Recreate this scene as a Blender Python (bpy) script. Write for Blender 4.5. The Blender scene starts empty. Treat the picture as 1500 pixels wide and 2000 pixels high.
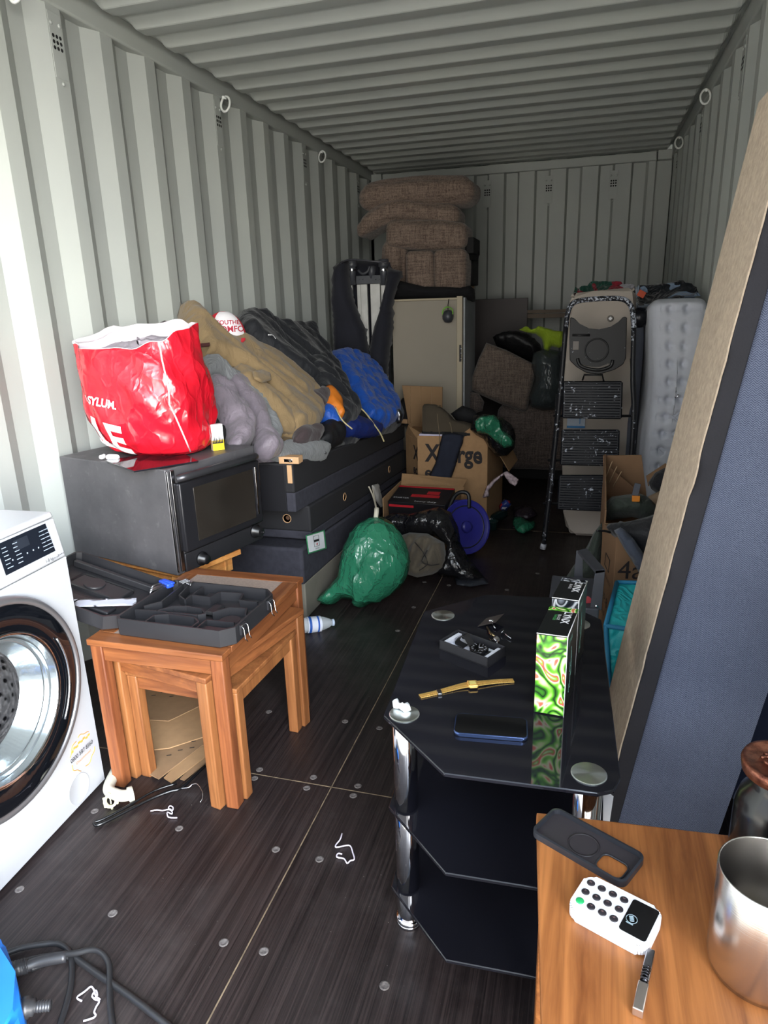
import bpy, bmesh, math, random
from mathutils import Vector, Matrix, noise
from mathutils.bvhtree import BVHTree
from mathutils.geometry import delaunay_2d_cdt
random.seed(7)
S = bpy.context.scene
COL = S.collection
PI = math.pi
V = Vector

# ---------------- camera, world, lights, exposure ----------------
FPX, YAW, PIT, ROL = 1330.0, -.2873, -.2923, -.0305
CAM = V((1.797, -.15, 1.29))
def cam_axes():
    cy, sy, cp, sp = math.cos(YAW), math.sin(YAW), math.cos(PIT), math.sin(PIT)
    f = V((sy*cp, cy*cp, sp)); r = V((cy, -sy, 0)); u = r.cross(f)
    c, s = math.cos(ROL), math.sin(ROL)
    return c*r+s*u, -s*r+c*u, f
RT, UP, FW = cam_axes()
cd = bpy.data.cameras.new('camera'); cam = bpy.data.objects.new('camera', cd); COL.objects.link(cam)
cd.sensor_fit = 'HORIZONTAL'; cd.sensor_width = 36; cd.lens = 36*FPX/1500
cd.clip_start = .02; cd.clip_end = 200
mw = Matrix((RT, UP, -FW)).transposed().to_4x4(); mw.translation = CAM
cam.matrix_world = mw; S.camera = cam

w = bpy.data.worlds.new('world'); S.world = w; w.use_nodes = True
wn = w.node_tree; wb = wn.nodes['Background']
tc = wn.nodes.new('ShaderNodeTexCoord'); sx = wn.nodes.new('ShaderNodeSeparateXYZ'); wr = wn.nodes.new('ShaderNodeValToRGB')
wn.links.new(tc.outputs['Generated'], sx.inputs[0]); wn.links.new(sx.outputs['Z'], wr.inputs[0])
wr.color_ramp.elements[0].position = 0; wr.color_ramp.elements[0].color = (1, .97, .90, 1)
wr.color_ramp.elements[1].position = .7; wr.color_ramp.elements[1].color = (.72, .84, 1, 1)
# bright lobe added to the sky right of the doorway to light the left wall
vd = wn.nodes.new('ShaderNodeVectorMath'); vd.operation = 'DOT_PRODUCT'; vd.inputs[1].default_value = V((.80, -.55, .22)).normalized(); wn.links.new(tc.outputs['Generated'], vd.inputs[0])
mr = wn.nodes.new('ShaderNodeMapRange'); mr.inputs['From Min'].default_value = .68; mr.inputs['From Max'].default_value = 1; mr.inputs['To Min'].default_value = 1.9; mr.inputs['To Max'].default_value = 27
wn.links.new(vd.outputs['Value'], mr.inputs['Value']); wn.links.new(mr.outputs[0], wb.inputs['Strength']); wn.links.new(wr.outputs[0], wb.inputs['Color'])
sl = bpy.data.lights.new('sun', 'SUN'); sl.energy = 17; sl.angle = .01; sl.color = (1, .94, .84)
so = bpy.data.objects.new('sun', sl); COL.objects.link(so); so.rotation_euler = (math.radians(-30), math.radians(35), 0)
pl = bpy.data.lights.new('doorway_portal', 'AREA'); pl.shape = 'RECTANGLE'; pl.size = 2.34; pl.size_y = 2.3; pl.cycles.is_portal = True
po = bpy.data.objects.new('doorway_portal', pl); COL.objects.link(po); po.location = (1.175, -.02, 1.18); po.rotation_euler = (PI/2, 0, 0)
S.view_settings.view_transform = 'Standard'; S.view_settings.look = 'None'; S.view_settings.gamma = 1
S.view_settings.use_curve_mapping = False; S.view_settings.exposure = .66

# ---------------- pixel -> point helpers ----------------
def ray(px, py): return RT*((px-750)/FPX) + UP*(-(py-1000)/FPX) + FW
def Z(px, py, z): d = ray(px, py); return CAM + d*((z-CAM.z)/d.z)
def Y(px, py, y): d = ray(px, py); return CAM + d*((y-CAM.y)/d.y)
def X(px, py, x): d = ray(px, py); return CAM + d*((x-CAM.x)/d.x)
def PLN(px, py, p0, n): d = ray(px, py); return CAM + d*((p0-CAM).dot(n)/d.dot(n))

# ---------------- materials ----------------
MC = {}
def srgb(c):
    f = lambda v: v/12.92 if v <= .04045 else ((v+.055)/1.055)**2.4
    return tuple(f(v/255) for v in c)+(1,)
class NT:
    def __init__(s, name):
        s.m = bpy.data.materials.new(name); s.m.use_nodes = True; s.t = s.m.node_tree
        s.b = s.t.nodes['Principled BSDF']; s.co = s.t.nodes.new('ShaderNodeTexCoord')
    def n(s, ty, **kw):
        o = s.t.nodes.new('ShaderNode'+ty)
        for k, v in kw.items():
            if k in o.inputs.keys(): o.inputs[k].default_value = v
            else: setattr(o, k, v)
        return o
    def l(s, a, b): s.t.links.new(a, b)
    def map(s, scale=(1, 1, 1), rot=(0, 0, 0), loc=(0, 0, 0)):
        m = s.n('Mapping'); m.inputs['Scale'].default_value = scale; m.inputs['Rotation'].default_value = rot; m.inputs['Location'].default_value = loc
        s.l(s.co.outputs['Object'], m.inputs[0]); return m.outputs[0]
    def noise(s, scale, vec=None, detail=4, rough=.55, dist=0):
        o = s.n('TexNoise'); o.inputs['Scale'].default_value = scale; o.inputs['Detail'].default_value = detail
        o.inputs['Roughness'].default_value = rough; o.inputs['Distortion'].default_value = dist
        s.l(vec if vec else s.co.outputs['Object'], o.inputs['Vector']); return o.outputs['Fac']
    def ramp(s, fac, stops, interp='LINEAR'):
        r = s.n('ValToRGB'); e = r.color_ramp.elements; r.color_ramp.interpolation = interp
        while len(e) < len(stops): e.new(.5)
        for i, (p, c) in enumerate(stops): e[i].position = p; e[i].color = c if len(c) == 4 else c+(1,)
        s.l(fac, r.inputs[0]); return r.outputs[0]
    def mix(s, fac, a, b, mode='MIX'):
        m = s.n('MixRGB'); m.blend_type = mode
        for i, v in zip((0, 1, 2), (fac, a, b)):
            if hasattr(v, 'is_linked') or isinstance(v, bpy.types.NodeSocket): s.l(v, m.inputs[i])
            else: m.inputs[i].default_value = v
        return m.outputs[0]
    def math(s, op, a, b=0.):
        m = s.n('Math'); m.operation = op
        for i, v in enumerate((a, b)):
            if isinstance(v, bpy.types.NodeSocket): s.l(v, m.inputs[i])
            else: m.inputs[i].default_value = v
        return m.outputs[0]
    def col(s, v):
        if isinstance(v, bpy.types.NodeSocket): s.l(v, s.b.inputs['Base Color'])
        else: s.b.inputs['Base Color'].default_value = v
    def bump(s, h, strength=.3, dist=.002):
        b = s.n('Bump'); b.inputs['Strength'].default_value = strength; b.inputs['Distance'].default_value = dist
        s.l(h, b.inputs['Height']); s.l(b.outputs[0], s.b.inputs['Normal'])
    def ridge(s, scale, dist=1.2, vec=None, detail=2):
        n_ = s.noise(scale, vec, detail, .5, dist); return s.math('SUBTRACT', 1., s.math('ABSOLUTE', s.math('MULTIPLY', s.math('SUBTRACT', n_, .5), 5.)))
    def crease(s, scale, dist=.35, wid=.12, st=(1, 1, .5)):
        """thin sharp fold lines of crumpled film"""
        w_ = s.n('TexNoise'); w_.inputs['Scale'].default_value = scale*.8; w_.inputs['Detail'].default_value = 2; s.l(s.co.outputs['Object'], w_.inputs['Vector'])
        a = s.n('VectorMath'); a.operation = 'SCALE'; s.l(w_.outputs['Color'], a.inputs[0]); a.inputs['Scale'].default_value = dist
        c = s.n('VectorMath'); c.operation = 'ADD'; s.l(s.map(st, (0, .35, .2)), c.inputs[0]); s.l(a.outputs[0], c.inputs[1])
        v = s.n('TexVoronoi'); v.feature = 'DISTANCE_TO_EDGE'; v.inputs['Scale'].default_value = scale; s.l(c.outputs[0], v.inputs['Vector'])
        f = s.n('TexVoronoi'); f.inputs['Scale'].default_value = scale; s.l(c.outputs[0], f.inputs['Vector'])
        e = s.math('MINIMUM', v.outputs['Distance'], wid); return s.math('ADD', s.math('MULTIPLY', e, -2.2/wid*.12), s.math('MULTIPLY', f.outputs['Distance'], .8))
    def done(s, rough=.5, metal=0, spec=.5, coat=0, sheen=0):
        s.b.inputs['Metallic'].default_value = metal
        if isinstance(rough, bpy.types.NodeSocket): s.l(rough, s.b.inputs['Roughness'])
        else: s.b.inputs['Roughness'].default_value = rough
        s.b.inputs['Specular IOR Level'].default_value = spec; s.b.inputs['Coat Weight'].default_value = coat
        s.b.inputs['Sheen Weight'].default_value = sheen
        return s.m
def P(rgb, rough=.5, metal=0, var=.12, vs=9, bump=0, bs=60, bd=.002, spec=.5, coat=0, sheen=0):
    """plain procedural material: slight colour variation and bump"""
    key = (rgb, rough, metal, var, vs, bump, bs, bd, spec, coat, sheen)
    if key in MC: return MC[key]
    t = NT('surface'); c = srgb(rgb)
    f = t.noise(vs); lo = tuple(x*(1-var) for x in c[:3])+(1,); hi = tuple(min(1, x*(1+var)) for x in c[:3])+(1,)
    t.col(t.ramp(f, [(.3, lo), (.7, hi)]))
    if bump: t.bump(t.noise(bs), bump, bd)
    MC[key] = t.done(rough, metal, spec, coat, sheen); return MC[key]
def wood(a, b, axis=1, sc=1., rough=.42, name='wood'):
    key = ('wood', a, b, axis, sc, rough)
    if key in MC: return MC[key]
    t = NT(name); s = [14*sc]*3; s[axis] = 1.1*sc; v = t.map(tuple(s))
    f = t.noise(2.2, v, 5, .6, .6); s2 = [160*sc]*3; s2[axis] = 5*sc; g = t.noise(1.0, t.map(tuple(s2)), 3)
    c = t.ramp(f, [(.28, srgb(a)), (.62, srgb(b))]); c = t.mix(t.ramp(g, [(.35, (.25, .25, .25)), (.6, (0, 0, 0))]), c, tuple(x*.45 for x in srgb(a)[:3])+(1,))
    t.col(c); t.bump(g, .25, .0006); MC[key] = t.done(rough, 0, .4); return MC[key]
def clothm(rgb, rough=.85, fold=9, fd=.02, weave=300, sheen=.15, var=.1):
    """fabric: soft sharp creases plus a fine weave"""
    key = ('cloth', rgb, rough, fold, fd, weave)
    if key in MC: return MC[key]
    t = NT('fabric'); c = srgb(rgb); f = t.noise(12, None, 5); t.col(t.ramp(f, [(.3, tuple(x*(1-var) for x in c[:3])+(1,)), (.7, tuple(x*(1+var) for x in c[:3])+(1,))]))
    h = t.math('ADD', t.math('MULTIPLY', t.noise(fold*1.2, t.map((1, 1, .5), (0, .5, 0)), 3, .5, 1.0), 1.1), t.math('ADD', t.math('MULTIPLY', t.ridge(fold*.8, 1.), .16), t.math('MULTIPLY', t.noise(weave, None, 2), .06)))
    t.bump(h, .6, fd); MC[key] = t.done(rough, 0, .3, 0, sheen); return MC[key]
def tweed(a, b, sc=1., name='tweed', rough=.95):
    key = ('tweed', a, b, sc)
    if key in MC: return MC[key]
    t = NT(name)
    f1 = t.noise(1, t.map((22*sc, 22*sc, 260*sc)), 3); f2 = t.noise(1, t.map((260*sc, 260*sc, 22*sc)), 3); f3 = t.noise(1, t.map((300*sc, 40*sc, 300*sc), (0, .4, 0)), 2)
    f = t.math('MULTIPLY', t.math('ADD', t.math('ADD', f1, f2), f3), .333)
    t.col(t.ramp(f, [(.4, srgb(a)), (.58, srgb(b))])); t.bump(f, .5, .002); MC[key] = t.done(rough, 0, .2, 0, .2); return MC[key]

# ---------------- mesh helpers ----------------
class B:
    """collects shapes into one mesh, in world coordinates (or in the frame M)"""
    def __init__(s, M=None): s.bm = bmesh.new(); s.M = M or Matrix()
    def add(s, verts, faces, sm=False):
        vs = [s.bm.verts.new(s.M @ V(v)) for v in verts]; out = []
        for f in faces:
            try: q = s.bm.faces.new([vs[i] for i in f]); q.smooth = sm; out.append(q)
            except ValueError: pass
        return vs
    def hexa(s, p, bev=0, seg=2):
        """8 points: bottom 4 ccw, top 4 ccw"""
        t = bmesh.new(); vs = [t.verts.new(V(v)) for v in p]
        for f in ((3, 2, 1, 0), (4, 5, 6, 7), (0, 1, 5, 4), (1, 2, 6, 5), (2, 3, 7, 6), (3, 0, 4, 7)): t.faces.new([vs[i] for i in f])
        if bev:
            for f in bmesh.ops.bevel(t, geom=list(t.edges), offset=bev, segments=seg, affect='EDGES', profile=.6)['faces']: f.smooth = True
        s.merge(t); return s
    def box(s, c, d, bev=0, rot=None, seg=2):
        h = V(d)/2; R = rot or Matrix.Identity(3); c = V(c)
        pts = [c+R@V((x*h.x, y*h.y, z*h.z)) for z in (-1, 1) for x, y in ((-1, -1), (1, -1), (1, 1), (-1, 1))]
        return s.hexa(pts, bev, seg)
    def bb(s, a, b, bev=0, seg=2): a, b = V(a), V(b); return s.box((a+b)/2, [abs(x) for x in (b-a)], bev, None, seg)
    def merge(s, t, sm=False):
        if sm:
            for f in t.faces: f.smooth = True
        bmesh.ops.recalc_face_normals(t, faces=t.faces)
        m = {v: s.bm.verts.new(s.M @ v.co) for v in t.verts}
        for f in t.faces:
            q = s.bm.faces.new([m[v] for v in f.verts]); q.smooth = f.smooth
        t.free()
    def cyl(s, a, b, r, r2=None, n=20, cap=True, bev=0):
        a, b = V(a), V(b); ax = (b-a).normalized(); u = ax.orthogonal().normalized(); w_ = ax.cross(u); r2 = r if r2 is None else r2
        vs = []; fs = []
        for p, q in ((a, r), (b, r2)):
            for i in range(n): t = 2*PI*i/n; vs.append(p+(u*math.cos(t)+w_*math.sin(t))*q)
        for i in range(n): j = (i+1) % n; fs.append((i, j, n+j, n+i))
        k = s.add(vs, fs, True)
        if cap:
            for off, rv in ((0, True), (n, False)):
                vv = k[off:off+n]; f = s.bm.faces.new(vv[::-1] if rv else vv)
        return s
    def tube(s, pts, r, n=10, cyc=False, rr=None):
        pts = [V(p) for p in pts]; N = len(pts); rings = []; prev = None
        for i, p in enumerate(pts):
            d = (pts[(i+1) % N]-pts[i-1]) if cyc else (pts[min(i+1, N-1)]-pts[max(i-1, 0)])
            d.normalize()
            u = d.orthogonal().normalized() if prev is None else (prev-d*prev.dot(d)).normalized()
            prev = u; w_ = d.cross(u); q = rr[i] if rr else r
            rings.append([p+(u*math.cos(2*PI*k/n)+w_*math.sin(2*PI*k/n))*q for k in range(n)])
        vs = [v for g in rings for v in g]; fs = []
        for i in range(N if cyc else N-1):
            j = (i+1) % N
            for k in range(n): l = (k+1) % n; fs.append((i*n+k, i*n+l, j*n+l, j*n+k))
        if not cyc: fs += [tuple(range(n))[::-1], tuple(range((N-1)*n, N*n))]
        s.add(vs, fs, True); return s
    def lathe(s, prof, c=(0, 0, 0), ax=(0, 0, 1), n=32, cap=True):
        """prof: (radius, height along ax)"""
        ax = V(ax).normalized(); u = ax.orthogonal().normalized(); w_ = ax.cross(u); c = V(c); vs = []; fs = []
        for r, h in prof:
            for k in range(n): t = 2*PI*k/n; vs.append(c+ax*h+(u*math.cos(t)+w_*math.sin(t))*r)
        for i in range(len(prof)-1):
            for k in range(n): l = (k+1) % n; fs.append((i*n+k, i*n+l, (i+1)*n+l, (i+1)*n+k))
        if cap: fs += [tuple(range(n))[::-1], tuple(range((len(prof)-1)*n, len(prof)*n))]
        s.add(vs, fs, True); return s
    def prism(s, poly, dv, bev=0):
        """planar polygon extruded by dv"""
        t = bmesh.new(); a = [t.verts.new(V(p)) for p in poly]; b = [t.verts.new(V(p)+V(dv)) for p in poly]; n = len(a)
        t.faces.new(a[::-1]); t.faces.new(b)
        for i in range(n): j = (i+1) % n; t.faces.new((a[i], a[j], b[j], b[i]))
        if bev:
            for f in bmesh.ops.bevel(t, geom=list(t.edges), offset=bev, segments=2, affect='EDGES')['faces']: f.smooth = True
        s.merge(t); return s
    def grid(s, fn, nu, nv, cyc=False, sm=True):
        vs = [fn(i/(nu if cyc else nu-1), j/(nv-1)) for i in range(nu) for j in range(nv)]; fs = []
        for i in range(nu if cyc else nu-1):
            k = (i+1) % nu
            for j in range(nv-1): fs.append((i*nv+j, k*nv+j, k*nv+j+1, i*nv+j+1))
        s.add(vs, fs, sm); return s
    def cushion(s, c, d, r=.04, puff=.02, rot=None, n=14, nz=.004, seed=0, ns=6, fn=None):
        """rounded box with soft crowned faces"""
        c = V(c); h = V(d)/2; R = rot or Matrix.Identity(3); t = bmesh.new()
        bmesh.ops.create_cube(t, size=2); bmesh.ops.subdivide_edges(t, edges=t.edges, cuts=n, use_grid_fill=True)
        r = min(r, *h)
        for v in t.verts:
            p = v.co.copy()
            q = V((p.x*h.x, p.y*h.y, p.z*h.z)); inn = V((max(-h.x+r, min(h.x-r, q.x)), max(-h.y+r, min(h.y-r, q.y)), max(-h.z+r, min(h.z-r, q.z))))
            dl = q-inn
            if dl.length > 1e-6: q = inn+dl.normalized()*r*min(1, dl.length/r)
            for a in range(3):
                if abs(p[a]) > .999: 
                    b_, c_ = [k for k in range(3) if k != a]; q[a] += math.copysign(puff*(1-p[b_]**2)*(1-p[c_]**2), p[a])
            if fn: q = fn(q, p)
            q = c+R@q
            if nz: q += noise.noise_vector(q*ns+V((seed*7.3, 0, seed)))*nz
            v.co = q
        s.merge(t, True); return s
    def inflate(s, poly, N, tf=.05, tb=.01, r=.05, res=.02, amp=.006, ns=14, seed=0, fold=None, fa=0, ff=40, warp=None, quilt=None, cr=0, cs=16):
        """a soft thing with its own outline (points roughly in a plane) and real thickness"""
        poly = [V(p) for p in poly]; N = V(N).normalized(); o = sum(poly, V())/len(poly)
        u = N.orthogonal().normalized() if abs(N.z) > .95 else V((0, 0, 1)).cross(N).normalized(); w_ = N.cross(u)
        off = [(p-o).dot(N) for p in poly]; P2 = [V(((p-o).dot(u), (p-o).dot(w_))) for p in poly]
        # densify
        Q = []
        for i in range(len(P2)):
            a, b = P2[i], P2[(i+1) % len(P2)]; k = max(1, int((b-a).length/res))
            for j in range(k): Q.append((a.lerp(b, j/k), off[i]*(1-j/k)+off[(i+1) % len(P2)]*j/k))
        Q2 = [q[0] for q in Q]; n0 = len(Q2)
        x0, x1 = min(q.x for q in Q2), max(q.x for q in Q2); y0, y1 = min(q.y for q in Q2), max(q.y for q in Q2)
        def inside(p):
            c = False; j = n0-1
            for i in range(n0):
                a, b = Q2[i], Q2[j]
                if (a.y > p.y) != (b.y > p.y) and p.x < (b.x-a.x)*(p.y-a.y)/(b.y-a.y)+a.x: c = not c
                j = i
            return c
        def bd(p): return min((p-q).length for q in Q2)
        pts = list(Q2); rng = random.Random(seed); D = [0]*n0; y = y0; row = 0
        while y < y1:
            x = x0+(res/2 if row % 2 else 0)
            while x < x1:
                p = V((x+rng.uniform(-.1, .1)*res, y+rng.uniform(-.1, .1)*res))
                if inside(p):
                    d = bd(p)
                    if d > res*.55: pts.append(p); D.append(d)
                x += res
            y += res*.87; row += 1
        vo, eo, fo, ov, _, _ = delaunay_2d_cdt(pts, [(i, (i+1) % n0) for i in range(n0)], [], 1, 1e-6)
        def offp(p):
            sw = sv = 0
            for q, z in Q[::3]:
                k = 1/((p-q).length_squared+1e-4)**1.5; sw += k; sv += k*z
            return sv/sw
        fd = V(fold).normalized() if fold else None
        front = []; back = []; FV = []
        for i, p in enumerate(vo):
            src = ov[i][0] if ov[i] else 0; d = D[src] if src < len(D) else bd(p); e = min(1, d/r); h = math.sqrt(max(0, 1-(1-e)**2))
            base = o+u*p.x+w_*p.y+N*offp(p); nn = base*ns+V((seed*3.1, seed, 0))
            z = noise.fractal(nn, .9, 2, 3)*amp
            if fd:
                crx = N.cross(fd); a = base.dot(crx); bl = base.dot(fd)
                z += (abs(noise.noise(V((a*ff, bl*ff*.12, seed*5.))))*-2+.6)*fa
            if cr:
                for kk, aa in ((1, 1), (2.3, .5), (4.7, .22)):
                    cv = base*cs*kk+V((seed, kk*9, 0)); cv = cv+noise.noise_vector(cv*.7)*.8; z += cr*aa*(.35-2.2*abs(noise.noise(cv)))
            if quilt:
                qd, ql = V(quilt[0]).normalized(), quilt[1]; z -= quilt[2]*(1-abs(math.sin(PI*base.dot(qd)/ql)))**3
            f = base+N*(tf*h+z*e); b = base-N*(tb*h) + (noise.noise_vector(nn)*amp*.3 if 0 else V())
            if warp: f = warp(f); b = warp(b)
            FV.append((f, b, d < 1e-7))
        vs = []; fi = []; bi = []
        for f, b, ed in FV:
            fi.append(len(vs)); vs.append(f)
            if ed: bi.append(fi[-1])
            else: bi.append(len(vs)); vs.append(b)
        fs = [tuple(fi[k] for k in t) for t in fo]+[tuple(bi[k] for k in t)[::-1] for t in fo]
        s.add(vs, fs, True); return s
    def bvh(s): s.bm.normal_update(); return BVHTree.FromBMesh(s.bm)
ROOT = {}
def obj(name, b, mat=None, parent=None, sm=None, origin=None):
    """link the collected shape as ONE mesh object; verts are in world coordinates"""
    bm = b.bm
    if sm is not None:
        for f in bm.faces: f.smooth = sm
    bm.normal_update()
    me = bpy.data.meshes.new(name)
    if parent is not None: o0 = ROOT[parent.name]
    else:
        if origin is None:
            xs = [v.co for v in bm.verts]; o0 = V(((min(v.x for v in xs)+max(v.x for v in xs))/2, (min(v.y for v in xs)+max(v.y for v in xs))/2, min(v.z for v in xs)))
        else: o0 = V(origin)
    for v in bm.verts: v.co -= o0
    bm.to_mesh(me); bm.free()
    o = bpy.data.objects.new(name, me); COL.objects.link(o)
    if mat: me.materials.append(mat)
    if parent is not None: o.parent = parent
    else: o.location = o0
    ROOT[o.name] = o0
    return o
def thing(name, label, cat, loc, group=None):
    o = bpy.data.objects.new(name, None); COL.objects.link(o); o.location = loc; o.empty_display_size = .05
    ROOT[o.name] = V(loc); tag(o, label, cat, group); return o
def tag(o, label, cat, group=None, kind=None):
    o['label'] = label; o['category'] = cat
    if group: o['group'] = group
    if kind: o['kind'] = kind
    return o
def struct(o): o['kind'] = 'structure'; return o
def text(s, o, right, up, size, depth=.0006, bvh=None, dirn=None, bold=0, width=None, sub=0, b=None, lift=.0008):
    """lettering as thin raised mesh; o = lower left corner in world; optionally laid onto a surface"""
    cu = bpy.data.curves.new('t', 'FONT'); cu.body = s; cu.size = 1; cu.offset = bold; cu.resolution_u = 3
    ob = bpy.data.objects.new('t', cu); COL.objects.link(ob); me = ob.to_mesh(); t = bmesh.new(); t.from_mesh(me); ob.to_mesh_clear()
    bpy.data.objects.remove(ob); bpy.data.curves.remove(cu)
    x1 = max((v.co.x for v in t.verts), default=1); x0 = min((v.co.x for v in t.verts), default=0); kx = size if width is None else width/(x1-x0)
    if sub: bmesh.ops.triangulate(t, faces=t.faces); bmesh.ops.subdivide_edges(t, edges=[e for e in t.edges if e.calc_length() > .12], cuts=sub); bmesh.ops.triangulate(t, faces=t.faces)
    r, u = V(right).normalized(), V(up).normalized(); n = r.cross(u)
    b = b or B(); 
    for v in t.verts:
        p = V(o)+r*((v.co.x-x0)*kx)+u*(v.co.y*size)
        if bvh:
            dd = V(dirn) if dirn else -n; h = bvh.ray_cast(p-dd*.4, dd, 1.2)
            if h[0] and abs(h[1].dot(dd)) > .25: p = h[0]+h[1]*lift*(1 if h[1].dot(dd) < 0 else -1)
            else: v.tag = True
        else: p += n*lift
        v.co = p
    bmesh.ops.delete(t, geom=[v for v in t.verts if v.tag], context='VERTS')
    t.normal_update(); m = {v: b.bm.verts.new(v.co) for v in t.verts}
    for f in t.faces:
        try: b.bm.faces.new([m[v] for v in f.verts])
        except ValueError: pass
    t.free(); return b
def smooth_pts(pts, n=6):
    """catmull-rom through points"""
    pts = [V(p) for p in pts]; out = []
    for i in range(len(pts)-1):
        p0, p1, p2, p3 = pts[max(i-1, 0)], pts[i], pts[i+1], pts[min(i+2, len(pts)-1)]
        for k in range(n):
            t = k/n; out.append(.5*((2*p1)+(p2-p0)*t+(2*p0-5*p1+4*p2-p3)*t*t+(3*p1-p0-3*p2+p3)*t**3))
    return out+[pts[-1]]
def RZ(a): return Matrix.Rotation(a, 3, 'Z')
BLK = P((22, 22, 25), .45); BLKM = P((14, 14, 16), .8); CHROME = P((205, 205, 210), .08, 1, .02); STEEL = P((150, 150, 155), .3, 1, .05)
INK = P((18, 18, 20), .7, var=0); WHITE = P((235, 235, 238), .5, var=.02)

# ---------------- the container ----------------
def paint():
    t = NT('container_paint'); c1, c2 = srgb((166, 170, 165)), srgb((158, 162, 159))
    f = t.noise(1.2); c = t.ramp(f, [(.35, c2), (.65, c1)])
    g = t.noise(40, None, 6, .7); c = t.mix(t.ramp(g, [(.70, (0, 0, 0)), (.76, (.35, .35, .35))]), c, srgb((140, 138, 130)))
    t.col(c); t.bump(t.noise(25), .12, .002); return t.done(.42, 0, .45)
PAINT = paint()
LEN, WID, ZR, ZT = 5.87, 2.35, 2.30, 2.392
def corr(side):
    b = B(); prof = []; y = 2.183-.278*8
    xin = 0. if side < 0 else WID; xo = xin+side*.036
    while y < LEN:
        prof += [(xin, y), (xo, y+.068), (xo, y+.140), (xin, y+.208)]; y += .278
    prof.append((xin, y)); prof = [(x, min(yy, LEN+.02)) for x, yy in prof]+[(xo, LEN+.06)]
    prof = [(xin, -.04)]+prof
    vs = []; fs = []
    for x, yy in prof: vs += [(x, yy, -.02), (x, yy, ZR+.03)]
    for x, yy in prof: vs += [(x+side*.003, yy, -.02), (x+side*.003, yy, ZR+.03)]
    n = len(prof)*2
    for i in range(len(prof)-1):
        a = 2*i; fs += [(a, a+2, a+3, a+1), (n+a, n+a+1, n+a+3, n+a+2)]
    b.add(vs, fs); return b
wl = struct(obj('wall_left', corr(-1), PAINT, sm=False, origin=(0, 0, 0)))
wr_ = struct(obj('wall_right', corr(1), PAINT, sm=False, origin=(0, 0, 0)))
# back wall: wide corrugations
b = B(); xs = []
seq = [(.0, LEN), (.17, LEN)]
pr = []
x = .163
prof = [(-.1, LEN+.03), (.1, LEN+.03), (.1, LEN)]
x = .14
while x < 2.19:
    prof += [(x, LEN), (x+.016, LEN+.04), (x+.105, LEN+.04), (x+.122, LEN)]; x += .2405
    if x+.12 > 2.2: break
prof += [(2.237, LEN), (2.237, LEN+.05), (2.46, LEN+.05)]
vs = []; fs = []
for xx, yy in prof: vs += [(xx, yy, -.02), (xx, yy, ZT)]
for i in range(len(prof)-1): a = 2*i; fs.append((a, a+1, a+3, a+2))
b.add(vs, fs); wb_ = struct(obj('wall_back', b, PAINT, sm=False, origin=(0, 0, 0)))
b = B(); b.bb((.1, LEN-.03, 2.282), (2.237, LEN+.03, 2.345), .006); struct(obj('trim_1', b, PAINT))
b = B(); b.bb((2.245, LEN-.03, 2.285), (2.345, LEN+.05, 2.35), .004); b.bb((.0, LEN-.03, 2.285), (.092, LEN+.05, 2.35), .004); struct(obj('trim_2', b, PAINT))
# top side rails
for i, (x0, x1) in enumerate(((-.055, .006), (WID-.006, WID+.055))):
    b = B(); b.bb((x0, -.04, ZR), (x1, LEN+.03, ZT+.0), .008); struct(obj('trim_%d' % (i+3), b, PAINT))
# small rounded weld shoulders where each recess meets the rail
# roof: pressed grooves running across, with rounded ends
def roof():
    b = B(); nx = 60; per = .2055; y0 = 2.445; ys = []
    k0 = -12
    stops = [(0, 0), (.028, .02), (.1025-.0, .02), (.1305, 0)]
    yy = []
    for k in range(k0, 17):
        base = y0+k*per
        yy += [(base-.024, 0), (base-.018, .12), (base-.006, .88), (base, 1), (base+.082, 1), (base+.087, .93), (base+.115, .07), (base+.120, 0)]
    yy = [(-.05, 0)]+[q for q in yy if q[0] < LEN-.12]+[(LEN-.1, 0), (LEN+.03, 0)]
    xs = [0, .012, .02, .028, .036, .045, .06]+[.06+(WID-.12)*i/10 for i in range(1, 10)]+[WID-.06, WID-.045, WID-.036, WID-.028, WID-.02, WID-.012, WID]
    def dep(x): e = min(x, WID-x); t = max(0, min(1, (e-.012)/.04)); return t*t*(3-2*t)
    vs = []; fs = []
    for y, q in yy:
        for x in xs: vs.append((x, y, ZT-.028+.026*(1-q*dep(x)) if 0 else ZT-.004-.036*(1-q)*dep(x)))
    m = len(xs)
    for i in range(len(yy)-1):
        for j in range(m-1): a = i*m+j; fs.append((a, a+m, a+m+1, a+1))
    b.add(vs, fs, False); return b
o = struct(obj('ceiling', roof(), PAINT, origin=(0, 0, 0)))
b = B(); b.bb((-.06, -.06, ZT+.002), (WID+.06, LEN+.06, ZT+.03)); obj('roof_skin', b, PAINT, o)
b = B(); b.bb((0.02, LEN-.1, ZT-.008), (WID-.02, LEN-.094, ZT-.004)); obj('weld_seam', b, P((200, 202, 200), .4), o)
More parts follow.
